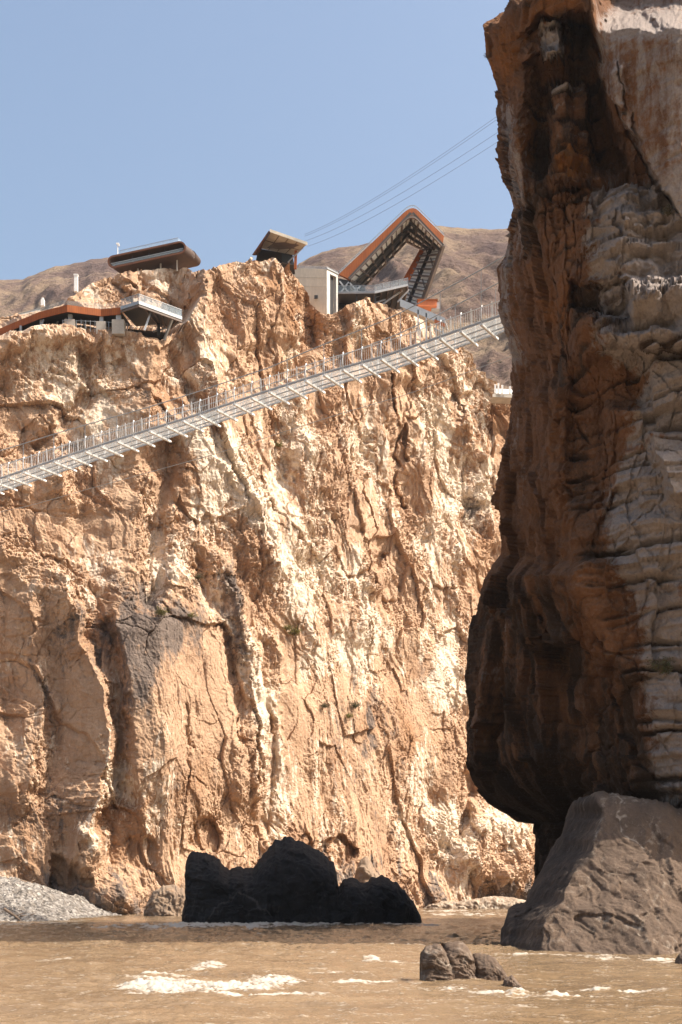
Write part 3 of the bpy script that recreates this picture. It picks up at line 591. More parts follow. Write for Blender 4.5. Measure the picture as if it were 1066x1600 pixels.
# ---------------------------------------------------------------- boulders: an outline with real depth, closed front and back
def boulder(name, outline, base, Dc, T, seed, mat, label, cat, group=None, amp=1., fs=2.2, crease=None, step=1.2, lean=.25, pale=None, dark=0, grain=(0, 0), back=.8, tzk=.14, flank_shade=None):
    o = np.array(outline, float); x0, x1 = o[0, 0], o[-1, 0]
    nu = max(24, int((x1-x0)/step)); hgt = base-o[:, 1].min(); nv = max(18, int(hgt/step))
    # arc-length columns so that steep flanks get enough of them
    L = np.concatenate([[0], np.cumsum(np.hypot(np.diff(o[:, 0]), np.diff(o[:, 1])*.6))]); u = np.linspace(0, L[-1], nu)
    cx, cy = np.interp(u, L, o[:, 0]), np.interp(u, L, o[:, 1])
    jag = hgt*.022*amp; cy = cy+jag*(terrace(perlin(u*.05*120/max(hgt, 40), 0*u, 0*u, seed+20), 4, .12)*1.6+terrace(perlin(u*.14*120/max(hgt, 40), 0*u, 0*u, seed+21), 3, .15)*1.0)*np.clip(np.minimum(u, u[-1]-u)/12, 0, 1); cx = cx+.5*jag*perlin(u*.12, 3+0*u, 0*u, seed+22)*np.clip(np.minimum(u, u[-1]-u)/12, 0, 1)
    v = np.linspace(0, 1, nv)[:, None]
    base_s = base+8*hgt/max(hgt, 60)
    py = base_s+(cy[None]-base_s)*v; px = np.broadcast_to(cx[None], py.shape)
    rx = np.abs(2*(px-x0)/(x1-x0)-1); prof = np.sqrt(np.clip(1-rx**3.2, 0, 1))
    top = np.sqrt(np.clip(1-v**4, 0, 1))
    th = T*prof*(.35+.65*top)*np.clip((1-v**8), 0, 1)
    z01 = (base_s-py)/hgt
    def surf(sign):
        D = Dc+sign*th*(1 if sign < 0 else back)+lean*z01*T*(1-v**6)
        if crease and sign < 0: D = crease(px, py, D)+1.5*v**40
        if crease and sign > 0: D = np.maximum(D, crease(px, py, D)+1.5+2*prof*top)
        return P(px, py, D)
    A, Bk = surf(-1), surf(1)
    out = []
    for Q, sg in ((A, -1), (Bk, 1)):
        x, y, z = Q[..., 0], Q[..., 1], Q[..., 2]
        s1 = x*.9+y*.45; wx = s1+.25*fs*fbm(x/fs, y/fs, z/fs, 3, seed+1); wz = z+.25*fs*fbm(x/fs, y/fs, z/fs+7, 3, seed+2)
        g = math.radians(grain[0]); gx, gz = wx*math.cos(g)+wz*math.sin(g), -wx*math.sin(g)+wz*math.cos(g)
        h1, e1 = facets(gx/fs, gz/(fs*1.3), seed+3, 1.5, .8, .7); h2, e2 = facets(gx/(fs*.4), gz/(fs*.5), seed+4, 1.6, .8, .8); h3, e3 = facets(gx/(fs*.16), gz/(fs*.2), seed+5, 1.6, .8, .9)
        tz = terrace(fbm((gx+.4*gz)*.7/fs, (gz-.4*gx)*.6/fs, 0*x, 4, seed+12), 4, .2)
        cs, ce = cellstep((gx+.3*gz)/fs/.8, (gz-.2*gx)/fs/.95, seed+13); cs2, ce2 = cellstep(gx/fs/.3, gz/fs/.36, seed+14)
        d = amp*fs*(.16*cs+.07*cs2+.14*h1+.10*h2+.05*h3+tzk*tz+.05*fbm(x*2.2/fs, y*2.2/fs, z*2.2/fs, 5, seed+6, .62))
        d += grain[1]*fs*(.07*ridged(gx*3/fs, gz*.5/fs, 0*x, 3, seed+8))
        d -= amp*fs*.025*np.exp(-(e1/.04)**2)
        N = np.stack([.35*(px-(x0+x1)/2)/(x1-x0)*2+0*d, sg*(.85+0*d), .4+0*d], -1); N /= np.linalg.norm(N, axis=-1, keepdims=True)
        rim = (1-v**6)*np.clip(prof*2.5, .0, 1)
        V = Q+(d*rim)[..., None]*N
        n1 = fbm(x*1.2/fs, y*1.2/fs, z*1.2/fs, 4, seed+7)
        vein = np.exp(-(np.abs(perlin(gx*.45/fs, gz*.25/fs, 0*x, seed+9))/.012)**2)*np.clip(perlin(x*.5/fs, z*.5/fs, 0*x, seed+10)*4, 0, 1)
        Tn = np.stack([.05+.35*n1+.7*vein+(pale(px, py) if pale else 0), dark+(flank_shade(px, py) if flank_shade else 0)+.05+.35*fbm(x*.5/fs, y*.5/fs, z*.5/fs+3, 4, seed+11), .2+.4*n1], -1)
        out.append((V, Tn))
    (V1, T1), (V2, T2) = out
    V2[-1] = V1[-1]; V2[:, 0] = V1[:, 0]; V2[:, -1] = V1[:, -1]
    r, c = V1.shape[:2]
    fs_ = np.concatenate([grid_faces(r, c), grid_faces(r, c, True, r*c)])
    V = np.concatenate([V1.reshape(-1, 3), V2.reshape(-1, 3)]); Tn = np.concatenate([T1.reshape(-1, 3), T2.reshape(-1, 3)])
    loc = P((x0+x1)/2, base, Dc); 
    ob = mesh_np(name, V, fs_, mat, {'tint': Tn}, loc=loc)
    # weld the shared rim
    import bmesh
    bm = bmesh.new(); bm.from_mesh(ob.data); bmesh.ops.remove_doubles(bm, verts=bm.verts, dist=.0005); bm.to_mesh(ob.data); bm.free()
    return tag(ob, label, cat, group)

black_o = [(284, 1446), (286, 1420), (288, 1408), (297, 1395), (293, 1372), (290, 1351), (294, 1337), (305, 1332), (321, 1331), (333, 1336), (341, 1343), (350, 1354), (358, 1357), (376, 1355), (395, 1357), (405, 1342), (419, 1326), (432, 1313), (446, 1308), (456, 1309), (470, 1313), (484, 1322), (497, 1327), (510, 1338), (521, 1348), (525, 1360), (527, 1374), (530, 1385), (534, 1376), (541, 1371), (556, 1373), (564, 1378), (571, 1381), (582, 1372), (595, 1368), (607, 1372), (619, 1380), (631, 1390), (641, 1402), (651, 1418), (657, 1431), (661, 1446)]
boulder('rock_outcrop', black_o, 1443, 121, 6.5, 700, M['black'], 'long black wet rock mass with a central hump standing in midstream', 'rock', amp=1.25, fs=2.6, lean=.1, step=1.1)
def crease_big(px, py, D):
    cr = np.interp(py, [1236, 1278, 1333, 1368, 1413, 1438, 1493], [930, 943, 923, 893, 878, 853, 843])+6*perlin(py*.05, 0*py, 0*py, 811)
    fr = 65.5+(1500-py)*.030+np.abs(px-1010)*.006+np.clip(px-1050, 0, None)*.02
    fc = 65.5+(1500-py)*.030+np.abs(cr-1010)*.006; sd = fc+(cr-px)*.11
    rr = np.interp(py, [1236, 1290, 1420, 1500], [905, 872, 812, 800])
    sd = np.where(px < rr, fc+(cr-rr)*.11+(rr-px)*.06, sd)
    return np.where(px > cr, fr, np.maximum(sd, fr))
big_o = [(783, 1500), (782, 1474), (784, 1450), (794, 1424), (806, 1414), (820, 1410), (826, 1395), (838, 1372), (850, 1350), (862, 1326), (880, 1296), (886, 1275), (892, 1260), (903, 1250), (912, 1246), (924, 1240), (936, 1236), (950, 1238), (966, 1239), (980, 1240), (1000, 1247), (1020, 1254), (1040, 1254), (1066, 1260), (1090, 1270), (1120, 1300), (1150, 1360), (1165, 1430), (1172, 1500)]
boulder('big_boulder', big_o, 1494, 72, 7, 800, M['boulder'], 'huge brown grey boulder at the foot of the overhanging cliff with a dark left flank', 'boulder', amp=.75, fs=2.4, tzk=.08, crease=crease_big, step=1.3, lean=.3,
        flank_shade=lambda px, py: -.02+.62*sst(10, -10, px-np.interp(py, [1236, 1278, 1333, 1368, 1413, 1438, 1493], [930, 943, 923, 893, 878, 853, 843])-14*fbm(px*.04, py*.04, 0*px, 3, 812)), pale=lambda px, py: .45*pline(px, py, [(944, 1250), (928, 1330)], 5)+.35*pline(px, py, [(985, 1500), (1005, 1440), (1040, 1380)], 3)+.2*pline(px, py, [(920, 1430), (960, 1442), (1000, 1452)], 4)+.25*blob(px, py, 985, 1246, 70, 10))  # left of the crease the colour is darkened to deepen the flank's shade
sg = 'grey rocks breaking the water in the foreground'
boulder('river_rock', [(657, 1540), (656, 1508), (657, 1490), (664, 1479), (672, 1476), (684, 1475), (690, 1478), (700, 1492), (708, 1512), (713, 1534), (714, 1544)], 1539, 46.2, .75, 900, M['boulder'], 'rounded grey slab at the left end of the foreground rocks in the river', 'rock', sg, 1.1, .8, step=.6, grain=(70, 1.), pale=lambda px, py: .22+0*px)
boulder('river_rock', [(694, 1541), (693, 1500), (688, 1482), (690, 1474), (700, 1473), (716, 1470), (724, 1473), (731, 1479), (737, 1490), (743, 1504), (746, 1526), (747, 1541)], 1538, 46.6, .8, 920, M['boulder'], 'upright grooved grey slab in the middle of the foreground rocks', 'rock', sg, 1.1, .8, step=.6, grain=(70, 1.), pale=lambda px, py: .15+0*px)
boulder('river_rock', [(738, 1541), (737, 1505), (738, 1491), (750, 1489), (766, 1493), (774, 1497), (781, 1507), (787, 1515), (792, 1523), (794, 1541)], 1537, 46.8, .9, 940, M['boulder'], 'dark broken block leaning on the right side of the upright grooved slab', 'rock', sg, 1.2, .7, step=.7, dark=.2)
boulder('river_rock', [(784, 1546), (788, 1530), (793, 1526), (801, 1524), (808, 1532), (814, 1539), (820, 1546), (824, 1553)], 1549, 44.4, .5, 960, M['boulder'], 'small low wet rock at the right tip of the foreground rocks', 'rock', sg, 1.2, .45, step=.6, pale=lambda px, py: .1+0*px)
boulder('river_rock', [(1054, 1512), (1056, 1498), (1062, 1490), (1072, 1486), (1090, 1488), (1100, 1512)], 1509, 58, .9, 980, M['boulder'], 'dark rock cut off by the right edge below the huge boulder', 'rock', None, 1., .8, step=.8, dark=.15)
bg = 'rocks fallen at the foot of the canyon cliff'
boulder('fallen_rock', [(549, 1420), (550, 1385), (556, 1362), (563, 1342), (572, 1338), (582, 1350), (592, 1368), (603, 1385), (612, 1420)], 1424, 172, 4, 1000, M['base'], 'pointed brown rock at the canyon cliff foot, rising behind the black rock mass', 'rock', bg, 1.7, 2.0, step=.9)
boulder('fallen_rock', [(224, 1432), (230, 1410), (240, 1392), (256, 1384), (272, 1382), (286, 1388), (294, 1402), (300, 1432)], 1431, 149, 3.2, 1020, M['base'], 'grooved brown rock at the waterline left of the black rock mass', 'rock', bg, 1.7, 1.5, step=.9, grain=(0, 1.2), dark=.1)
boulder('fallen_rock', [(655, 1422), (672, 1412), (690, 1408), (712, 1409), (740, 1405), (770, 1400), (800, 1402), (830, 1409), (845, 1424)], 1419, 203, 4, 1060, M['base'], 'long low pale rock ledge at the waterline right of the black rock mass', 'rock', bg, 1.7, 1.6, step=.9, pale=lambda px, py: .35+0*px)

# driftwood on the gravel
M['wood'] = simple('driftwood', (.22, .15, .10, 1), .9, 0, .3, 3)
for lab, pts, r in (('long bleached driftwood pole lying along the top of the gravel bank', [(18, 1374, 149), (45, 1381, 150), (68, 1388, 150)], .14), ('bare driftwood branch lying on the lower gravel bank', [(6, 1422, 126), (24, 1434, 126.5), (34, 1442, 125)], .16), ('short driftwood log beside the longer branch near the water', [(32, 1434, 127), (44, 1434, 127.5), (56, 1440, 126)], .15)):
    m = MB(); P3 = [Pv(*p)+Vector((0, 0, .12)) for p in pts]; m.tube(P3, [r, r*.85, r*.5], 7); m.tube([P3[1], P3[1]+Vector((.7, .3, .35))], [r*.5, r*.2], 5)
    tag(m.build('driftwood', M['wood'], smooth=True), lab, 'driftwood')
# ---------------------------------------------------------------- building materials
def rust_mat(name, col, col2):
    t = NT(name); p = t.pos((1, 1, .3)); f = t.noise(p, 1.2, 7, .7); q = t.pos()
    wv = t.n('ShaderNodeTexWave', i_Vector=t.pos((1, 1, 0)), i_Scale=1.1, i_Distortion=.0, i_Detail=0).outputs['Fac']
    c = t.mix(t.mapr(f, .3, .7, 0, 1), col, col2); c = t.mix(t.mapr(wv, .0, .12, .45, 0), c, tuple(x*.4 for x in col2[:3])+(1,))
    return t.out(c, .75, t.bump(t.noise(q, 12, 3), .2, .02), Specular_IOR_Level=.3)
M['corten'] = rust_mat('corten_steel', (.36, .105, .024, 1), (.22, .06, .018, 1))
M['corten_d'] = rust_mat('dark_corten_steel', (.15, .058, .028, 1), (.09, .036, .02, 1))
M['steel'] = simple('dark_steel', (.06, .055, .05, 1), .5, .3)
M['beam'] = simple('brown_steel', (.14, .10, .078, 1), .6, .1)
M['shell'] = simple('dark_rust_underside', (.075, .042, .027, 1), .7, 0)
M['silver'] = simple('silver_metal', (.38, .38, .375, 1), .4, .5, .12)
M['white'] = simple('white_painted_steel', (.84, .83, .80, 1), .5, 0, .08)
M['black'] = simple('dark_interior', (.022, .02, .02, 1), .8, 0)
M['panel'] = simple('soffit_panel', (.80, .80, .78, 1), .6, 0, .15, .5)
M['soffit'] = simple('weathered_soffit', (.46, .40, .31, 1), .7, 0, .25, .4)
M['conc'] = simple('pale_concrete', (.60, .52, .41, 1), .85, 0, .12, .5, stretch=(1, 1, .3))
M['portal'] = simple('bleached_concrete', (.52, .49, .44, 1), .8)
M['conc2'] = simple('grey_concrete', (.42, .375, .32, 1), .9, 0, .2, .7)
M['grey'] = simple('grey_roof_metal', (.40, .40, .40, 1), .5, .2, .12)
M['orange'] = simple('orange_box_paint', (.62, .17, .05, 1), .6)
def glass_mat(name, tint, alpha, rough=.12):
    t = NT(name); return t.out(tint, rough, None, Alpha=alpha, Specular_IOR_Level=.5)
M['glass'] = glass_mat('clear_balustrade_glass', (.42, .50, .54, 1), .22)
M['dglass'] = glass_mat('dark_window_glass', (.05, .065, .08, 1), 1., .08)
M['glass2'] = glass_mat('thin_balustrade_glass', (.5, .58, .6, 1), .10)
def deck_glass():
    t = NT('frosted_deck_glass'); tr = t.n('ShaderNodeBsdfTranslucent', i_Color=(.6, .6, .58, 1)); tp = t.n('ShaderNodeBsdfTransparent'); mx = t.n('ShaderNodeMixShader', i_0=.68)
    t.out((.62, .62, .60, 1), .3); m2 = t.n('ShaderNodeMixShader', i_0=.45); t.L.new(t.b.outputs[0], m2.inputs[1]); t.L.new(tr.outputs[0], m2.inputs[2])
    t.L.new(m2.outputs[0], mx.inputs[1]); t.L.new(tp.outputs[0], mx.inputs[2]); t.L.new(mx.outputs[0], t.N['Material Output'].inputs[0]); return t.m
M['deckglass'] = deck_glass()
def at_z(px, py, z): return (z-HC)*F/(YH-py)           # distance of a point of known height
def pz(px, py, z): return Pv(px, py, at_z(px, py, z))

# ---------------------------------------------------------------- oval pavilion on the left knoll
def oval_pavilion():
    D0 = 191.; C0, C1 = Pv(178, 409, D0), Pv(281, 387, D0); r = .88
    ax = (C1-C0).normalized(); up = Vector((0, 1, 0)).cross(ax)*-1; up = Vector((-ax.z, 0, ax.x))
    ex = Vector((1.2, 2.2, -.1))
    root = thing('oval_pavilion', (C0+C1)/2-Vector((0, 0, 1.4)), 'rust steel viewing pavilion with rounded ends, leaning along the left knoll', 'pavilion')
    def ring(rad, n=10):
        q = []
        for i in range(n+1):
            a = math.pi/2+math.pi*i/n; q.append(C0+(ax*math.cos(a)+up*math.sin(a))*rad)
        for i in range(n+1):
            a = -math.pi/2+math.pi*i/n; q.append(C1+(ax*math.cos(a)+up*math.sin(a))*rad)
        return q
    def band(ro, ri, off0, off1):
        o, i_ = ring(ro), ring(ri); n = len(o); a, b = Vector(off0), Vector(off1)
        V = [p+a for p in o]+[p+a for p in i_]+[p+b for p in o]+[p+b for p in i_]; Fs = []
        for k in range(n):
            j = (k+1) % n
            Fs += [(k, j, n+j, n+k), (2*n+k, 3*n+k, 3*n+j, 2*n+j), (k, 2*n+k, 2*n+j, j), (n+k, n+j, 3*n+j, 3*n+k)]
        return MB().add(V, Fs)
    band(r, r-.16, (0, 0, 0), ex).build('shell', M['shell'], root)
    rim = band(r+.06, r-.20, (0, -.12, 0), (0, .05, 0)).build('rim', M['corten_d'], root)
    o = ring(r-.17); e8 = ex*.55; n = len(o)
    MB().add([p+e8 for p in o]+[p+e8+Vector((0, .1, 0)) for p in o], [tuple(range(n)), tuple(range(2*n-1, n-1, -1))]+[(k, n+k, n+(k+1) % n, (k+1) % n) for k in range(n)]).build('window_wall', M['black'], root)
    m = MB(); lo = -up*.30
    m.slab([C0-ax*.4+lo-up*.26, C1+ax*.4+lo-up*.26, C1+ax*.4+lo+up*.12, C0-ax*.4+lo+up*.12], (0, .05, 0)); m.build('balustrade', M['glass'], root)
    m = MB(); m.bar(C0-ax*.5-up*.17, C1+ax*.5-up*.17, .06); m.build('handrail', M['silver'], root)
    for k in range(1, 4):
        q = C0.lerp(C1, k/4)+ex*.25; MB().bar(q-up*.7, q+up*.7, .09).build('mullion', M['steel'], root)
    # the rear half steps out to the right
    sh = ex+ax*.2
    b = band(r*.92, r*.74, sh, sh+Vector((.5, 1.8, 0))); b.build('rear_shell', M['shell'], root)
    m = MB(); a = C1+sh*.75; m.slab([a-up*.6+ax*.2, a+up*.65+ax*.2, a+up*.65+ax*.62, a-up*.6+ax*.62], (.1, .3, 0)); m.build('end_glass', M['glass'], root)
    g = MB(); a, b2 = C0+up*(r+.02)+ax*.9, C1+up*(r+.02)-ax*.1; g.slab([a, b2, b2+Vector((0, 0, .62)), a+Vector((0, 0, .55))], (0, .03, 0)); g.slab([b2, b2+ex*.6, b2+ex*.6+Vector((0, 0, .5)), b2+Vector((0, 0, .62))], (.03, 0, 0))
    g.build('roof_balustrade', M['glass'], root)
    m = MB(); m.bar(a+Vector((0, 0, .56)), b2+Vector((0, 0, .64)), .05); m.build('roof_handrail', M['silver'], root)
    for k, l in ((.25, 1.2), (.6, 1.4), (.85, 1.6)):
        q = C0.lerp(C1, k)+ex*.6-up*r; MB().bar(q+Vector((0, 0, .2)), q-Vector((0, 0, l)), .22).build('leg', M['conc2'], root)
    m = MB(); q = Pv(184, 401, D0+1)
    root2 = thing('camera_pole', q, 'slim white pole with a surveillance camera at the pavilion roof left end', 'camera pole')
    MB().tube([q, q+Vector((0, 0, 2.0))], .07, 6).build('pole', M['white'], root2)
    h = MB(); h.box(q+Vector((0, 0, 1.85)), .42, .22, .2); h.box(q+Vector((.2, 0, 1.6)), .2, .2, .22); h.build('camera_head', M['white'], root2)
oval_pavilion()

# ---------------------------------------------------------------- tilted canopy on the knoll top
def canopy():
    D0 = 190.
    A, B = Pv(423, 361.5, D0), Pv(479.5, 382, D0+1); z8 = lambda px, py, D: Pv(px, py, D)
    C, E = z8(459, 399, D0+7), z8(406, 388, D0+7)
    root = thing('canopy_building', Pv(430, 404, D0+4), 'hilltop shelter with a tilted slab roof showing its panelled underside', 'shelter')
    upv = Vector((0, 0, .22))
    rf = MB().slab([A, B, C, E], upv).build('roof', M['beam'], root)
    for i in range(4):
        for j in range(2):
            f = lambda s, t: (A.lerp(B, s)).lerp(E.lerp(C, s), t)-Vector((0, 0, .05))
            s0, s1, t0, t1 = (i+.06)/4, (i+.94)/4, (j+.06)/2, (j+.94)/2
            MB().slab([f(s0, t0), f(s1, t0), f(s1, t1), f(s0, t1)], (0, 0, .04)).build('soffit_panel', M['soffit'], rf)
    MB().slab([A+Vector((-.1, -.1, -.12)), B+Vector((.1, -.1, -.12)), B+Vector((.1, -.1, .32)), A+Vector((-.1, -.1, .32))], (0, .12, 0)).build('fascia', M['soffit'], root)
    L0 = Pv(396, 399, D0+1.2); L1 = Pv(407, 399, D0+6)
    MB().slab([A+Vector((-.1, 0, 0)), L0, L1, E], (-.2, .0, .1)).build('side_wall', M['corten_d'], root)
    q = [Pv(404, 388, D0+5), Pv(457, 398, D0+5), Pv(460, 414, D0+5), Pv(400, 406, D0+5)]
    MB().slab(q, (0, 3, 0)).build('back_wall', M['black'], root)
    MB().bar(Pv(462.5, 392, D0+3.4), Pv(461.5, 420, D0+3.4), .4).build('post', M['corten'], root)
    MB().bar(Pv(474, 386, D0+2), Pv(450, 410, D0+3), .16).build('strut', M['silver'], root)
    MB().slab([Pv(440, 396, D0+4.4), Pv(458, 400, D0+4.4), Pv(459, 414, D0+4.4), Pv(441, 410, D0+4.4)], (0, .2, 0)).build('window', M['dglass'], root)
canopy()

# ---------------------------------------------------------------- concrete pier building
def concrete_block():
    D0 = 204.; T = [Pv(459, 418.5, D0+1.2), Pv(510.5, 420, D0), Pv(528, 428.5, D0+4.2)]; back = Vector((-.8, 4.6, 0)); z1 = Pv(500, 500, D0).z
    dn = lambda p, z=z1: Vector((p.x, p.y, z))
    root = thing('concrete_building', (T[1]+T[0])/2*1-Vector((0, 0, T[1].z-z1)), 'plain pale concrete block with a dark doorway beside the rust loop', 'building')
    MB().hexa([T[0], T[1], T[1]+back, T[0]+back], [dn(T[0]), dn(T[1]), dn(T[1])+back, dn(T[0])+back]).build('wall', M['conc'], root)
    # portal on the right: two piers, a lintel, a recess
    a, b = T[1], T[2]; d = (b-a); w = d.normalized(); nrm = Vector((w.y, -w.x, 0)); t = nrm*-.5
    pr = MB(); f = lambda s: a+d*s; lo = .45
    for s0, s1 in ((0.02, .30), (.86, 1.0)): pr.hexa([f(s0), f(s1), f(s1)+t, f(s0)+t], [dn(f(s0)), dn(f(s1)), dn(f(s1))+t, dn(f(s0))+t])
    l = Vector((0, 0, -.55)); pr.hexa([f(.30), f(.86), f(.86)+t, f(.30)+t], [f(.30)+l, f(.86)+l, f(.86)+t+l, f(.30)+t+l]); pr.build('portal', M['portal'], root)
    q = [f(.32)+t+l*.9, f(.84)+t+l*.9, dn(f(.84))+t, dn(f(.32))+t]; MB().slab(q, t*.4).build('door', M['black'], root)
    u = Vector((0, 0, .42)); g = MB(); g.slab([T[0], T[1], T[1]+u, T[0]+u], (0, .05, 0)); g.slab([T[1], T[2], T[2]+u, T[1]+u], (.05, .05, 0)); g.build('parapet_rail', M['glass'], root)
    s = MB(); k = Vector((0, 0, .16)); o = nrm*.14; s.slab([T[1]+o, T[2]+o, T[2]+t, T[1]+t], k); s.build('roof_slab', M['grey'], root)
    v = MB(); c = Pv(494, 466, D0-.05); v.box(c, .55, .3, .45); v.build('vent', M['black'], root)
    j = MB()
    for yy in (433, 447): j.bar(Pv(460, yy, D0+1.12), Pv(510, yy+.9, D0-.06), .03)
    j.build('joint_line', M['conc2'], root)
concrete_block()

# ---------------------------------------------------------------- rust coloured loop
def loop_building():
    D0, W = 212., 11.
    zz = lambda x, y, D: Pv(440+x/3.807, 300+y/3.807, D)       # points read off an enlarged view
    root = thing('loop_building', Pv(600, 470, D0+5), 'angular rust steel loop walkway rising to a peak above the cliff edge', 'walkway')
    # near edge (lower line of the rust band) and far edge of the underside
    n0, n1, n2 = zz(405, 520, D0), zz(775, 128, D0), zz(957, 322, D0+1)
    f0, f1, f2 = zz(495, 556, D0+W), zz(742, 288, D0+W), zz(930, 384, D0+W)
    up = Vector((0, 0, 1.28))
    def rounded(a, b, c, k=.12, n=5):
        p, q = b.lerp(a, k), b.lerp(c, k*1.6); o = []
        for i in range(n+1):
            t = i/n; o.append(p*(1-t)**2+b*2*t*(1-t)+q*t*t)
        return o
    edge = [n0]+rounded(n0, n1, n2)+[n2]
    def strip(pts, h0, h1, y0, y1):
        m = MB(); V = []
        for p in pts: V += [p+Vector((0, y0, h0)), p+Vector((0, y0, h1)), p+Vector((0, y1, h1)), p+Vector((0, y1, h0))]
        Fs = [(0, 1, 2, 3), tuple(len(V)-4+k for k in (3, 2, 1, 0))]
        for i in range(len(pts)-1):
            b = 4*i
            for k in range(4): Fs.append((b+k, b+(k+1) % 4, b+4+(k+1) % 4, b+4+k))
        return m.add(V, Fs)
    # the band widens towards the bottom left
    m = MB(); outer = [zz(342, 488, D0)]+rounded(zz(342, 488, D0), zz(778, 74, D0), zz(967, 262, D0+1))+[zz(967, 262, D0+1)]
    V = []
    for p, q in zip(edge, outer): V += [p, q, q+Vector((0, .5, 0)), p+Vector((0, .5, 0))]
    Fs = [(0, 1, 2, 3), tuple(len(V)-4+k for k in (3, 2, 1, 0))]
    for i in range(len(edge)-1):
        for k in range(4): Fs.append((4*i+k, 4*i+(k+1) % 4, 4*i+4+(k+1) % 4, 4*i+4+k))
    m.add(V, Fs).build('rust_band', M['corten'], root)
    g = strip([p+Vector((0, .2, -.05)) for p in outer], 0, .62, 0, .04).build('balustrade', M['glass'], root)
    strip([p+Vector((0, .2, .56)) for p in outer], 0, .06, -.02, .06).build('handrail', M['silver'], root)
    strip([p+Vector((0, -.06, .02)) for p in edge], -.12, .16, 0, .3).build('edge_beam', M['beam'], root)
    th = Vector((0, 0, .5))
    def leg(name, a0, a1, b0, b1, rows, cols, mat=M['steel'], skip=()):
        """deck between edge a0-a1 and edge b0-b1: frame, panels set in rows x cols, cross beams, long beams"""
        fn = lambda s, t: a0.lerp(a1, s).lerp(b0.lerp(b1, s), t)
        nrm = (a1-a0).cross(b0-a0).normalized(); nrm = nrm if nrm.z+nrm.y*1.2 < 0 else -nrm; th = nrm*-.4
        fm = MB()
        for i in range(rows):
            for j in range(cols):
                q = [fn(i/rows, j/cols), fn((i+1)/rows, j/cols), fn((i+1)/rows, (j+1)/cols), fn(i/rows, (j+1)/cols)]; fm.hexa(q, [v+th for v in q])
        fr = fm.build(name, mat, root)
        nrm = (a1-a0).cross(b0-a0).normalized(); nrm = nrm if nrm.z+nrm.y*1.2 < 0 else -nrm
        for j in range(cols):
            pn = MB()
            for i in range(rows):
                if (i, j) in skip: continue
                s0, s1, t0, t1 = (i+.12)/rows, (i+.88)/rows, (j+.10)/cols, (j+.86)/cols
                pn.slab([fn(s0, t0)+nrm*.06, fn(s1, t0)+nrm*.06, fn(s1, t1)+nrm*.06, fn(s0, t1)+nrm*.06], nrm*-.05)
            pn.build('soffit_panel', M['panel'], fr)
        for i in range(0, rows+1, 2): MB().bar(fn(i/rows, 0)+nrm*.22, fn(i/rows, 1)+nrm*.22, .28).build('cross_beam', M['beam'], fr)
        for j in range(1, cols): MB().bar(fn(0, j/cols)+nrm*.3, fn(1, j/cols)+nrm*.3, .34).build('long_beam', M['steel'], fr)
        for i in range(0, rows-1, 3):
            j = (i//3) % cols; MB().bar(fn(i/rows, (j+.5)/cols)+nrm*.35, fn((i+2)/rows, (j+1)/cols)+nrm*.35, .16).build('brace', M['steel'], fr)
        return fr
    leg('left_ramp', n0, n1, f0, f1, 12, 3, skip={(i, 1) for i in range(12)} | {(i, 2) for i in range(0, 12, 2)})
    leg('top_ramp', n1, n2, f1, f2, 8, 4, skip={(1, 1), (5, 2), (6, 1)})
    MB().bar(f0, f1, .5).build('inner_beam', M['beam'], root); MB().bar(f1, f2, .5).build('inner_beam', M['beam'], root)
    # right leg: from the far end of the top ramp down to the deck, its underside facing the river
    a0, a1, b0, b1 = zz(846, 348, D0+W-1), zz(706, 642, D0+W+3), zz(948, 330, D0+4), zz(822, 678, D0+6)
    leg('right_ramp', a0, a1, b0, b1, 16, 2)
    MB().bar(zz(962, 318, D0+2.0), zz(832, 682, D0+5.4), .55).build('outer_beam', M['beam'], root)
    q = [zz(822, 342, D0+W-1.4), zz(850, 345, D0+W-1.4), zz(758, 520, D0+W+2.4), zz(722, 520, D0+W+2.4)]
    MB().slab(q, (.15, .5, 0)).build('inner_rust_band', M['corten'], root)
    bt = [zz(338, 512, D0+.6), zz(408, 528, D0+.4), zz(500, 566, D0+6), zz(440, 560, D0+7)]
    MB().slab([p for p in bt], (0, 0, -2.2)).build('base_truss', M['steel'], root)
    for x0, y0, x1, y1 in ((345, 530, 400, 600), (400, 535, 350, 600), (405, 540, 470, 610), (470, 560, 410, 610)): MB().bar(zz(x0, y0, D0+.2), zz(x1, y1, D0+.2), .2).build('base_brace', M['grey'], root)
    for x, y in ((395, 525), (470, 548), (432, 540)): MB().bar(zz(x, y, D0+3), zz(x, y+70, D0+3), .3).build('leg', M['steel'], root)
loop_building()

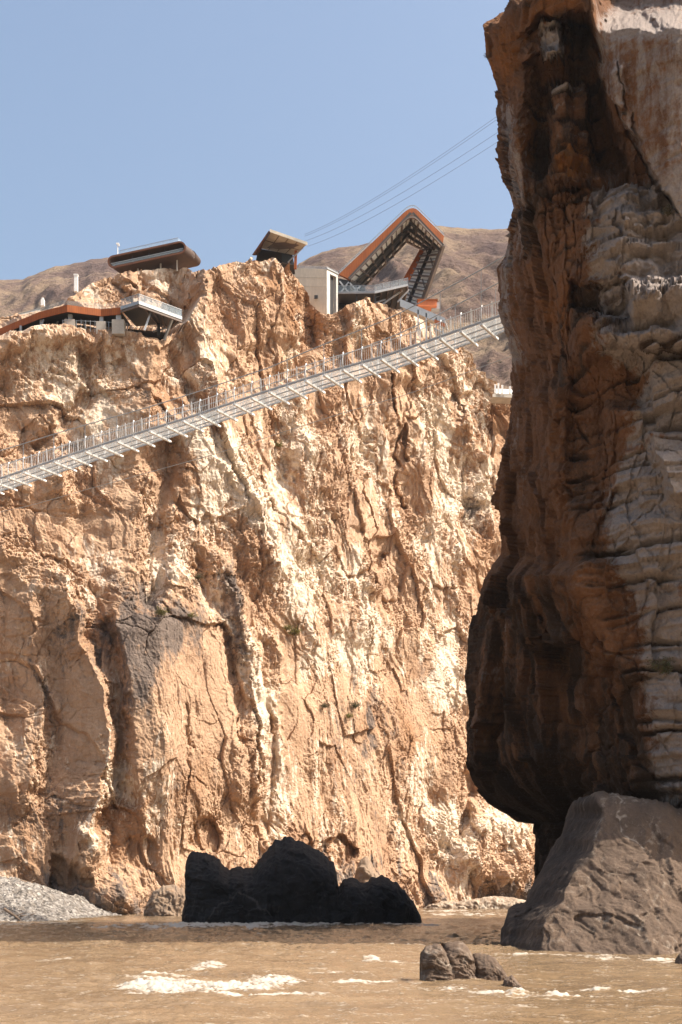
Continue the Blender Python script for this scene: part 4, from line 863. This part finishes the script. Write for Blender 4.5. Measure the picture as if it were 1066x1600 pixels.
def viewing_platform():
    D0 = 208.; zz = lambda x, y, D: Pv(440+x/3.807, 300+y/3.807, D)
    root = thing('viewing_platform', zz(500, 660, D0+4), 'dark steel platform with glass balustrade under the rust loop', 'platform')
    a, b, c = zz(332, 606, D0+2), zz(555, 604, D0), zz(752, 560, D0+.5); dk = Vector((-.5, 8, 0)); t = Vector((0, 0, .3))
    dkm = MB(); dkm.hexa([a, b, b+dk, a+dk], [a+t, b+t, b+dk+t, a+dk+t]); dkm.hexa([b, c, c+dk, b+dk], [b+t, c+t, c+dk+t, b+dk+t]); deck = dkm.build('deck', M['steel'], root)
    e = MB(); e.bar(a+Vector((0, -.1, .15)), b+Vector((0, -.1, .15)), .14, .34); e.bar(b+Vector((0, -.1, .15)), c+Vector((0, -.1, .15)), .14, .34); e.build('edge_beam', M['grey'], root)
    u = Vector((0, 0, 1.35)); g = MB(); g.slab([a+t, b+t, b+u, a+u], (0, .05, 0)); g.slab([b+t, c+t, c+u, b+u], (0, .05, 0)); g.build('balustrade', M['glass'], root)
    h = MB(); h.bar(a+u, b+u, .07); h.bar(b+u, c+u, .07); h.build('handrail', M['silver'], root)
    for k in range(5): q = a.lerp(b, k/4); MB().bar(q, q+u, .06).build('post', M['silver'], root)
    for k in range(1, 5): q = b.lerp(c, k/4); MB().bar(q, q+u, .06).build('post', M['silver'], root)
    for k in range(6): q = b.lerp(c, k/5); MB().bar(q+Vector((0, 0, -.1)), q+dk+Vector((0, 0, -.1)), .18, .4).build('joist', M['beam'], root)
    for k in (0, .5, 1): q = a.lerp(b, k)+Vector((.1, .4, 0)); MB().bar(q, q-Vector((0, 0, 4)), .26).build('leg', M['steel'], root)
    for x0, y0, x1, y1 in ((560, 625, 640, 590), (600, 668, 720, 585), (560, 660, 620, 640), (690, 655, 760, 580)): MB().bar(zz(x0, y0, D0+1.4), zz(x1, y1, D0+1.4), .22).build('brace', M['grey'], root)
    w = [zz(342, 612, D0+5), zz(550, 610, D0+5), zz(550, 690, D0+5), zz(342, 690, D0+5)]; MB().slab(w, (0, .4, 0)).build('back_wall', M['black'], root)
viewing_platform()

def stair_deck():
    D0 = 204.; zz = lambda x, y, D: Pv(440+x/3.807, 300+y/3.807, D)
    root = thing('landing_deck', zz(860, 820, D0+2), 'pale sloping metal deck on thin posts at the near end of the footbridge', 'deck')
    q = [zz(705, 642, D0), zz(972, 748, D0), zz(976, 784, D0), zz(800, 724, D0)]
    a0, a1 = zz(705, 655, D0), zz(974, 770, D0); dk = Vector((.8, 3.4, 0)); t = Vector((0, 0, .22))
    MB().hexa([a0, a1, a1+dk, a0+dk], [a0+t, a1+t, a1+dk+t, a0+dk+t]).build('deck', M['grey'], root)
    MB().slab([a0+Vector((0, -.1, -.7)), a1+Vector((0, -.1, -.7)), a1+Vector((0, -.1, .5)), a0+Vector((0, -.1, .5))], (0, .12, 0)).build('side_plate', M['silver'], root)
    MB().slab([a0.lerp(a1, .76)+Vector((0, -.25, -1.0)), a1+Vector((0, -.25, -1.0)), a1+Vector((0, -.25, -.45)), a0.lerp(a1, .76)+Vector((0, -.25, -.45))], (0, .12, 0)).build('rust_plate', M['corten'], root)
    for s in (.4, .58, .8, .95): p = a0.lerp(a1, s); MB().bar(p, p-Vector((0, 0, 4.2)), .2).build('post', M['silver'], root)
    lo = [zz(905, 815, D0), zz(965, 840, D0)]; f = MB(); f.slab([lo[0], lo[1], lo[1]+dk, lo[0]+dk], t); f.build('lower_landing', M['grey'], root)
    r2 = thing('orange_cabin', zz(866, 690, D0+2.5), 'small orange box cabin behind the pale landing deck', 'cabin')
    b = MB(); b.box(zz(866, 693, D0+2.5), 3.0, 2, .9); b.build('body', M['orange'], r2)
    b = MB(); b.box(zz(866, 693, D0+2.5)+Vector((0, 0, .9)), 3.3, 2.3, .14); b.build('roof', M['corten'], r2)
    b = MB(); b.box(zz(915, 705, D0+3), 1.3, 1.4, 1.0); tag(b.build('utility_box', M['grey']), 'grey metal utility box right of the orange cabin', 'utility box')
stair_deck()

# ---------------------------------------------------------------- rust walkway along the left shelf
def shelf_walkway():
    Z = 80.5; top = [(-160, 560), (-60, 536), (0, 513), (62, 487), (105, 476), (158, 483), (189, 480)]
    P3 = [pz(x, y, Z) for x, y in top]; hb = Vector((0, 0, -.92)); dp = Vector((.6, 4.0, 0))
    root = thing('rust_walkway', P3[4]-Vector((0, 0, 4)), 'long zigzag rust steel walkway on concrete piers along the left shelf', 'walkway')
    for i in range(len(P3)-1):
        a, b = P3[i], P3[i+1]
        MB().slab([a+hb, b+hb, b, a], (0, .14, 0)).build('rust_fascia', M['corten'], root)
        MB().hexa([a+hb+Vector((0, .14, .18)), b+hb+Vector((0, .14, .18)), b+hb+dp+Vector((0, 0, .18)), a+hb+dp+Vector((0, 0, .18))], [v+Vector((0, 0, .22)) for v in (a+hb+Vector((0, .14, .18)), b+hb+Vector((0, .14, .18)), b+hb+dp+Vector((0, 0, .18)), a+hb+dp+Vector((0, 0, .18)))]).build('deck', M['steel'], root)
        g = MB(); g.slab([a, b, b+Vector((0, 0, .75)), a+Vector((0, 0, .6))], (0, .03, 0)); g.build('balustrade', M['glass2'], root)
    for px, py, h, w in ((108, 489, 2.4, 1.35), (157, 492, 2.4, 1.25), (184, 490, 2.6, 1.6), (62, 497, 2.2, .8), (30, 506, 2.2, .7)):
        a = pz(px, py, Z-.95)+Vector((0, .9, 0)); q = MB(); q.box(a-Vector((0, 0, h)), w, w, h-.7); pr = q.build('pier', M['conc2'], root)
        q = MB(); q.box(a-Vector((0, 0, .7)), w*.4, w*.5, .8); q.build('pier_head', M['grey'], pr)
    for x0, y0, x1, y1 in ((75, 510, 88, 497), (92, 500, 101, 492), (130, 502, 124, 494), (56, 508, 66, 494)): MB().bar(pz(x0, y0, Z-2.5)+Vector((0, 2, 0)), pz(x1, y1, Z-1.)+Vector((0, 1, 0)), .18).build('strut', M['silver'], root)
    # glass ended lookout
    r2 = thing('glass_lookout', pz(230, 505, Z-3), 'cantilevered steel lookout deck with glass balustrade at the walkway end', 'lookout')
    a, b, c, d = pz(189, 480, Z), pz(217, 471, Z), pz(284, 495.5, Z), pz(283, 497, Z)
    dk = Vector((-5.5, 5.2, 0)); t = Vector((0, 0, -.3)); e1 = Vector((-1.5, 6.5, 0))
    fr = MB(); n_ = [a, b, c]; back = [a+Vector((1.2, 5.2, 0)), b+Vector((1.5, 6.2, 0)), c+Vector((-1.6, 2.6, 0))]
    fr.hexa([n_[0]+t, n_[1]+t, back[1]+t, back[0]+t], [n_[0], n_[1], back[1], back[0]]); fr.hexa([n_[1]+t, n_[2]+t, back[2]+t, back[1]+t], [n_[1], n_[2], back[2], back[1]]); fr.build('deck', M['steel'], r2)
    rm = MB(); k = Vector((0, -.08, -.32)); u = Vector((0, 0, .42))
    rm.bar(a+k*.5, b+k*.5, .16, .44); rm.bar(b+k*.5, c+k*.5, .16, .44); rm.bar(c+k*.5, back[2]+k*.5, .16, .44); rm.build('rim', M['silver'], r2)
    rm = MB(); k2 = Vector((0, -.02, -.62)); rm.bar(a+k2, b+k2, .2, .22); rm.bar(b+k2, c+k2, .2, .22); rm.build('lower_rim', M['beam'], r2)
    g = MB(); u = Vector((0, 0, 1.0))
    for p, q in ((a, b), (b, c), (c, back[2])): g.slab([p, q, q+u, p+u], (0, .04, 0))
    g.build('balustrade', M['glass'], r2); h = MB()
    for p, q in ((a, b), (b, c), (c, back[2])): h.bar(p+u, q+u, .07)
    h.build('handrail', M['silver'], r2)
    for s in (0, .14, .28, .42, .56, .7, .85, 1): q = b.lerp(c, s); MB().bar(q, q+u, .05).build('rail_post', M['silver'], r2)
    for s in (.1, .3, .5, .7, .9): MB().bar(b.lerp(c, s)+t*1.4, back[1].lerp(back[2], s)+t*1.4, .16, .3).build('joist', M['beam'], r2)
    for x0, y0, x1, y1, o in ((234, 484, 222, 506, .8), (269, 496, 254, 523, .4)): MB().bar(pz(x0, y0, Z-.5)+Vector((0, o, 0)), pz(x1, y1, Z-3)+Vector((0, o+1.2, 0)), .26).build('strut', M['silver'], r2)
    MB().bar(pz(255, 503, Z-1.5)+Vector((0, 2, 0)), pz(236, 508, Z-1.5)+Vector((0, 2, 0)), .16).build('strut', M['silver'], r2)
    MB().bar(pz(245, 497, Z-.6)+Vector((0, 1.8, 0)), pz(245, 516, Z-2.6)+Vector((0, 1.8, 0)), .42).build('pier', M['steel'], r2)
    w = MB(); w.slab([pz(190, 488, Z-.6)+Vector((0, 5, 0)), pz(250, 494, Z-.6)+Vector((0, 5, 0)), pz(250, 514, Z-.6)+Vector((0, 5, -1)), pz(190, 512, Z-.6)+Vector((0, 5, -1))], (0, .5, 0)); w.build('back_wall', M['black'], r2)
    # chimney like marker, low fence at the foot of the piers
    q = P(119, 456, 184); m = MB(); m.box(Vector(q), .5, .5, 2.3); m.box(Vector(q)+Vector((0, 0, 2.3)), .62, .62, .16); tag(m.build('marker_post', M['white']), 'white square post standing alone on the left knoll', 'post')
    r3 = thing('shelf_fence', pz(140, 512, Z-3), 'thin grey post fence along the shelf edge below the rust walkway', 'fence')
    prev = None
    for k in range(15):
        px = 98+k*7.2; q = Pv(px, ip(px, SHELF)-1, float(far_D(np.array([px]), np.array([ip(px, SHELF)]))[0])-1.0)
        MB().bar(q-Vector((0, 0, .5)), q+Vector((0, 0, 1.0)), .06).build('post', M['silver'], r3)
        if prev is not None: MB().bar(prev+Vector((0, 0, .9)), q+Vector((0, 0, .9)), .04).build('rail', M['silver'], r3)
        prev = q
    r4 = thing('retaining_wall', Pv(30, 492, 196), 'low dark stone retaining wall with a railing at the far left skyline', 'wall')
    MB().slab([Pv(-40, 508, 190), Pv(62, 484, 196), Pv(62, 490, 196), Pv(-40, 514, 190)], (0, .6, 0)).build('wall', M['conc2'], r4)
    MB().slab([Pv(-40, 505, 190), Pv(62, 481.5, 196), Pv(62, 484, 196), Pv(-40, 508, 190)], (0, .5, 0)).build('coping', M['steel'], r4)
    m = MB(); m.box(Pv(67, 478, 190), .5, .5, .9); m.box(Pv(67, 474, 190)+Vector((0, 0, .4)), .3, .3, .4); tag(m.build('gate_marker', M['white']), 'tiny white marker beside the end of the skyline retaining wall', 'marker')
shelf_walkway()

# ---------------------------------------------------------------- suspension footbridge
def footbridge():
    def base(px):      # near deck edge as it shows in the photo: height and distance
        return ip(px, [(-200, 805), (0, 748), (100, 714), (200, 682), (300, 651), (400, 617), (500, 585), (600, 557), (650, 540), (700, 522), (780, 494), (900, 452)]), ip(px, [(-200, 155), (0, 144), (780, 113), (900, 108)])
    # walk along the deck in equal steps
    xs = np.arange(-90, 842, .25); py, D = base(xs); Q = P(xs, py, D); L = np.concatenate([[0], np.cumsum(np.linalg.norm(np.diff(Q, axis=0), axis=1))])
    SP = 2.15; n = int(L[-1]/SP); pos = [Vector([float(np.interp(k*SP, L, Q[:, i])) for i in range(3)]) for k in range(n+1)]
    dirv = (pos[-1]-pos[0]); dirv.z = 0; dirv.normalize(); w = Vector((-dirv.y, dirv.x, 0)); w = w if w.y > 0 else -w
    WD = 2.9
    root = thing('suspension_bridge', pos[0], 'pale glass floored suspension footbridge crossing the whole canyon above the river', 'footbridge')
    dm = MB(); t = Vector((0, 0, -.10))
    for k in range(n):
        a, b = pos[k], pos[k+1]; dm.hexa([a+w*.12+t, b+w*.12+t, b+w*(WD-.12)+t, a+w*(WD-.12)+t], [v+Vector((0, 0, .06)) for v in (a+w*.12+t, b+w*.12+t, b+w*(WD-.12)+t, a+w*(WD-.12)+t)])
    dm.build('deck', M['deckglass'], root)
    for off in (0, WD):
        m = MB()
        for k in range(n): m.bar(pos[k]+w*off, pos[k+1]+w*off, .09, .16)
        m.build('edge_girder', M['grey'] if off == 0 else M['silver'], root)
    m = MB()
    for off in (.95, 1.9):
        for k in range(n): m.bar(pos[k]+w*off-Vector((0, 0, .16)), pos[k+1]+w*off-Vector((0, 0, .16)), .06, .1)
    m.build('stringer', M['silver'], root)
    # one cross beam, then copies
    c = MB(); a = pos[0]-Vector((0, 0, .26)); c.bar(a-w*.2, a+w*(WD+.5), .22, .18); cb = c.build('cross_beam', M['white'], root)
    p = MB()
    def curve(off, s, sg):
        b = pos[0]+w*off; return [b+w*(sg*x)+Vector((0, 0, z)) for x, z in ((0, -.1), (.12, .35), (.16, .8), (.10, 1.25), (.0, 1.5))]
    pn = MB().tube(curve(0, 0, -1), .06, 6).build('curved_post', M['white'], root, True); pf = MB().tube(curve(WD, 0, 1), .055, 6).build('curved_post', M['white'], root, True)
    rb = []
    def copy(o, d, par=root):
        c_ = o.copy(); COL.objects.link(c_); c_.parent = par; c_.location = Vector(o.location)+d; return c_
    for k in range(1, n+1):
        d = pos[k]-pos[0]; copy(cb, d); copy(pn, d); copy(pf, d)
    # picket panels between posts, one mesh each side of every bay
    for off, nm in ((0, 'near'), (WD, 'far')):
        for k in range(n):
            m = MB(); a, b = pos[k]+w*off, pos[k+1]+w*off; o = w*(-.1 if off == 0 else .1)
            for i in range(1, 9):
                q = a.lerp(b, i/9); m.bar(q, q+o+Vector((0, 0, 1.25)), .028)
            m.bar(a+o+Vector((0, 0, 1.28)), b+o+Vector((0, 0, 1.28)), .05); m.bar(a+o*.5+Vector((0, 0, .12)), b+o*.5+Vector((0, 0, .12)), .04)
            q = a.lerp(b, .5); m.bar(q, q+o+Vector((0, 0, 1.5)), .07)
            m.build('railing_panel', M['white'] if off == 0 else M['silver'], root)
    # main cables and hangers
    def cz(px):    # height of the cable above the deck in metres
        return np.interp(px, [-200, 0, 100, 220, 420, 620, 743, 842], [3.0, 3.05, 2.75, 2.35, 2.2, 3.4, 4.5, 5.6])
    for off in (-.15, WD+.15):
        pts = []
        for k in range(n+1):
            q = pos[k]; px = CX+F*q.x/q.y; pts.append(q+w*off+Vector((0, 0, float(cz(px)))))
        MB().tube(pts, .05, 6).build('main_cable', M['silver'], root, True)
        for k in range(0, n+1, 2): MB().bar(pos[k]+w*off*.9, pts[k], .05).build('hanger', M['silver'], root)
    m = MB(); m.tube([q+w*(WD*.5)-Vector((0, 0, 2.2-.0*i)) if 0 else q+w*(WD+1.5)-Vector((0, 0, 1.6+.9*math.sin(math.pi*i/n))) for i, q in enumerate(pos)], .03, 5); m.build('wind_cable', M['silver'], root)
footbridge()

# ---------------------------------------------------------------- overhead cables
for lab, a, b in (('topmost thin overhead cable, paired close with the one below it', (476, 366, 420), (800, 165, 170)), ('second thin overhead cable, running just under the topmost one', (476, 369, 420), (800, 170, 170)),
                  ('third overhead cable down, alone between the close pair and the lowest', (478, 376, 420), (800, 192, 170)), ('lowest of the thin overhead cables crossing the sky', (480, 385, 420), (800, 207, 170))):
    A, B = Pv(*a), Pv(*b); pts = []
    for i in range(25):
        t_ = i/24; pts.append(A.lerp(B, t_)-Vector((0, 0, 3.2*4*t_*(1-t_)*.5)))
    tag(MB().tube(pts, [.040-.022*i/24 for i in range(25)], 5).build('overhead_cable', M['steel'], smooth=True), lab, 'cable', 'cables crossing the sky')

# ---------------------------------------------------------------- little white terrace on the far shoulder
def terrace():
    D0 = 226; U = -7; root = thing('white_terrace', Pv(790, 622, D0), 'tiny white parapet with posts on the shoulder behind the canyon cliff', 'terrace')
    MB().slab([Pv(773, 614+U, D0), Pv(815, 616+U, D0+2), Pv(815, 623+U, D0+2), Pv(773, 622+U, D0)], (0, 1, 0)).build('parapet', M['white'], root)
    for px, h in ((774, 608), (779, 606), (785, 609), (797, 611), (808, 610)): MB().bar(Pv(px, 622+U, D0-.3), Pv(px, h+U, D0-.3), .32).build('post', M['white'], root)
    MB().slab([Pv(770, 622.5+U, D0-.6), Pv(818, 624.5+U, D0+1.4), Pv(818, 629+U, D0+1.4), Pv(770, 627+U, D0-.6)], (0, 3, 0)).build('slab', M['conc2'], root)
terrace()

# ---------------------------------------------------------------- plants on the rock
def leaf_mat(name, c1, c2):
    t = NT(name); f = t.noise(t.pos(), 2.5, 3); return t.out(t.mix(t.mapr(f, .35, .65, 0, 1), c1, c2), .8, None, Specular_IOR_Level=.2)
M['leaf'] = leaf_mat('dry_shrub_leaves', (.045, .05, .02, 1), (.09, .08, .035, 1)); M['leaf2'] = leaf_mat('yellow_shrub_leaves', (.20, .16, .035, 1), (.13, .12, .04, 1)); M['twig'] = simple('twig', (.11, .075, .05, 1), .9)
def shrub(px, py, D, r, lab, mat, n=260, seed=1, group=None, out=(.1, -.9, .3), droop=0):
    rnd = random.Random(seed); c = Pv(px, py, D); root = thing('cliff_shrub', c, lab, 'shrub', group); tw, lf = MB(), MB()
    for i in range(26):
        d = Vector((rnd.gauss(0, .8)+out[0], rnd.gauss(0, .4)+out[1]*.6, abs(rnd.gauss(.35, .5))-droop+out[2])).normalized()*r*rnd.uniform(.5, 1.1)
        mid = c+d*.5+Vector((0, 0, .08*r)); tw.tube([c-d*.1, mid, c+d], [.03*r, .02*r, .006*r], 4)
        for j in range(n//26):
            q = c+d*rnd.uniform(.35, 1.05)+Vector([rnd.gauss(0, .12*r) for _ in range(3)]); s = r*rnd.uniform(.04, .10)
            a, b = Vector([rnd.gauss(0, 1) for _ in range(3)]).normalized()*s, Vector([rnd.gauss(0, 1) for _ in range(3)]).normalized()*s*.5
            lf.add([q-a, q+b, q+a, q-b], [(0, 1, 2, 3)])
    tw.build('branches', M['twig'], root); lf.build('leaves', mat, root)
def on(V, px, py):
    """nearest built surface point that shows at this spot"""
    A = V.reshape(-1, 3); m = (A[:, 1] > 10); u = CX+F*A[:, 0]/A[:, 1]; v = YH-(A[:, 2]-HC)*F/A[:, 1]
    k = np.where((abs(u-px) < 4) & (abs(v-py) < 4))[0]
    return float(A[k, 1].min()) if len(k) else None
for i, (px, py, r, lab, mt, V) in enumerate((
    (1032, 1052, .95, 'dark bushy shrub on a grey ledge of the overhanging cliff', 'leaf', nearV), (1044, 337, .5, 'small dark tuft on the step beneath the smooth pale face', 'leaf', nearV), (762, 92, .45, 'dry tuft hanging from the upper left corner of the overhanging cliff', 'twig', nearV),
    (556, 1106, 1.2, 'green shrub on the lower middle of the sunlit canyon cliff', 'leaf', farV), (546, 1122, .9, 'yellowish shrub just below the green one on the canyon cliff', 'leaf2', farV), (508, 1106, .8, 'small green shrub left of the larger green one on the canyon cliff', 'leaf', farV),
    (460, 992, 1.3, 'yellow green shrub on a pale ledge in the middle of the canyon cliff', 'leaf2', farV), (448, 985, .9, 'little yellow tuft beside the shrub on the pale ledge', 'leaf2', farV), (436, 698, .9, 'orange dry bush on the upper middle canyon cliff below the footbridge', 'leaf2', farV),
    (252, 962, 1.2, 'yellow tuft on top of the grey stained buttress', 'leaf2', farV), (300, 965, .8, 'thin dry tuft near the right end of the grey buttress top', 'leaf2', farV), (310, 905, .9, 'faded green tuft above the grey buttress beside the dark pillar', 'leaf', farV))):
    D = on(V, px, py)
    if D: shrub(px, py, D-.15, r, lab, M[mt], 700 if r > .7 else 260, 50+i, 'shrubs growing on the cliffs')
rn = random.Random(5)
# ---------------------------------------------------------------- camera, sky, sun
cam = bpy.data.cameras.new('camera'); co = bpy.data.objects.new('camera', cam); COL.objects.link(co)
co.location = (0, 0, HC); co.rotation_euler = (math.pi/2, 0, 0)
cam.sensor_fit = 'HORIZONTAL'; cam.sensor_width = 36; cam.lens = 36*F/1066; cam.shift_y = (YH-800)/1066
cam.clip_start = .5; cam.clip_end = 9000; scene.camera = co
w = bpy.data.worlds.new('World'); scene.world = w; w.use_nodes = True
nt = w.node_tree; sky = nt.nodes.new('ShaderNodeTexSky'); sky.sky_type = 'NISHITA'; sky.sun_disc = False
el = math.asin(SUN[2]); sky.sun_elevation = el; sky.sun_rotation = math.atan2(SUN[0], SUN[1])
sky.altitude = 300; sky.air_density = 1.4; sky.dust_density = 7; sky.ozone_density = 1.6
nt.links.new(sky.outputs[0], nt.nodes['Background'].inputs[0]); nt.nodes['Background'].inputs[1].default_value = .126
sl = bpy.data.lights.new('sun', 'SUN'); sl.energy = 5.0; sl.angle = math.radians(.5); sl.color = (1, .93, .82)
so = bpy.data.objects.new('sun', sl); COL.objects.link(so); so.location = (60, -20, 120)
so.rotation_euler = Vector([-float(c) for c in SUN]).to_track_quat('-Z', 'Y').to_euler()
vs = scene.view_settings; vs.view_transform = 'Standard'; vs.look = 'None'; vs.exposure = .80; vs.gamma = 1

# ---------------------------------------------------------------- the air in the gorge
hz = MB(); hz.box((100, 560, -3.6), 2600, 1500, 520); ho = hz.build('haze', bpy.data.materials.new('canyon_air')); tag(ho, kind='stuff')
hm = ho.data.materials[0]; hm.use_nodes = True; hn = hm.node_tree; hn.nodes.remove(hn.nodes['Principled BSDF'])
pv = hn.nodes.new('ShaderNodeVolumePrincipled'); pv.inputs['Color'].default_value = (.80, .86, .95, 1); pv.inputs['Density'].default_value = .00006; pv.inputs['Anisotropy'].default_value = .2
hn.links.new(pv.outputs[0], hn.nodes['Material Output'].inputs['Volume'])
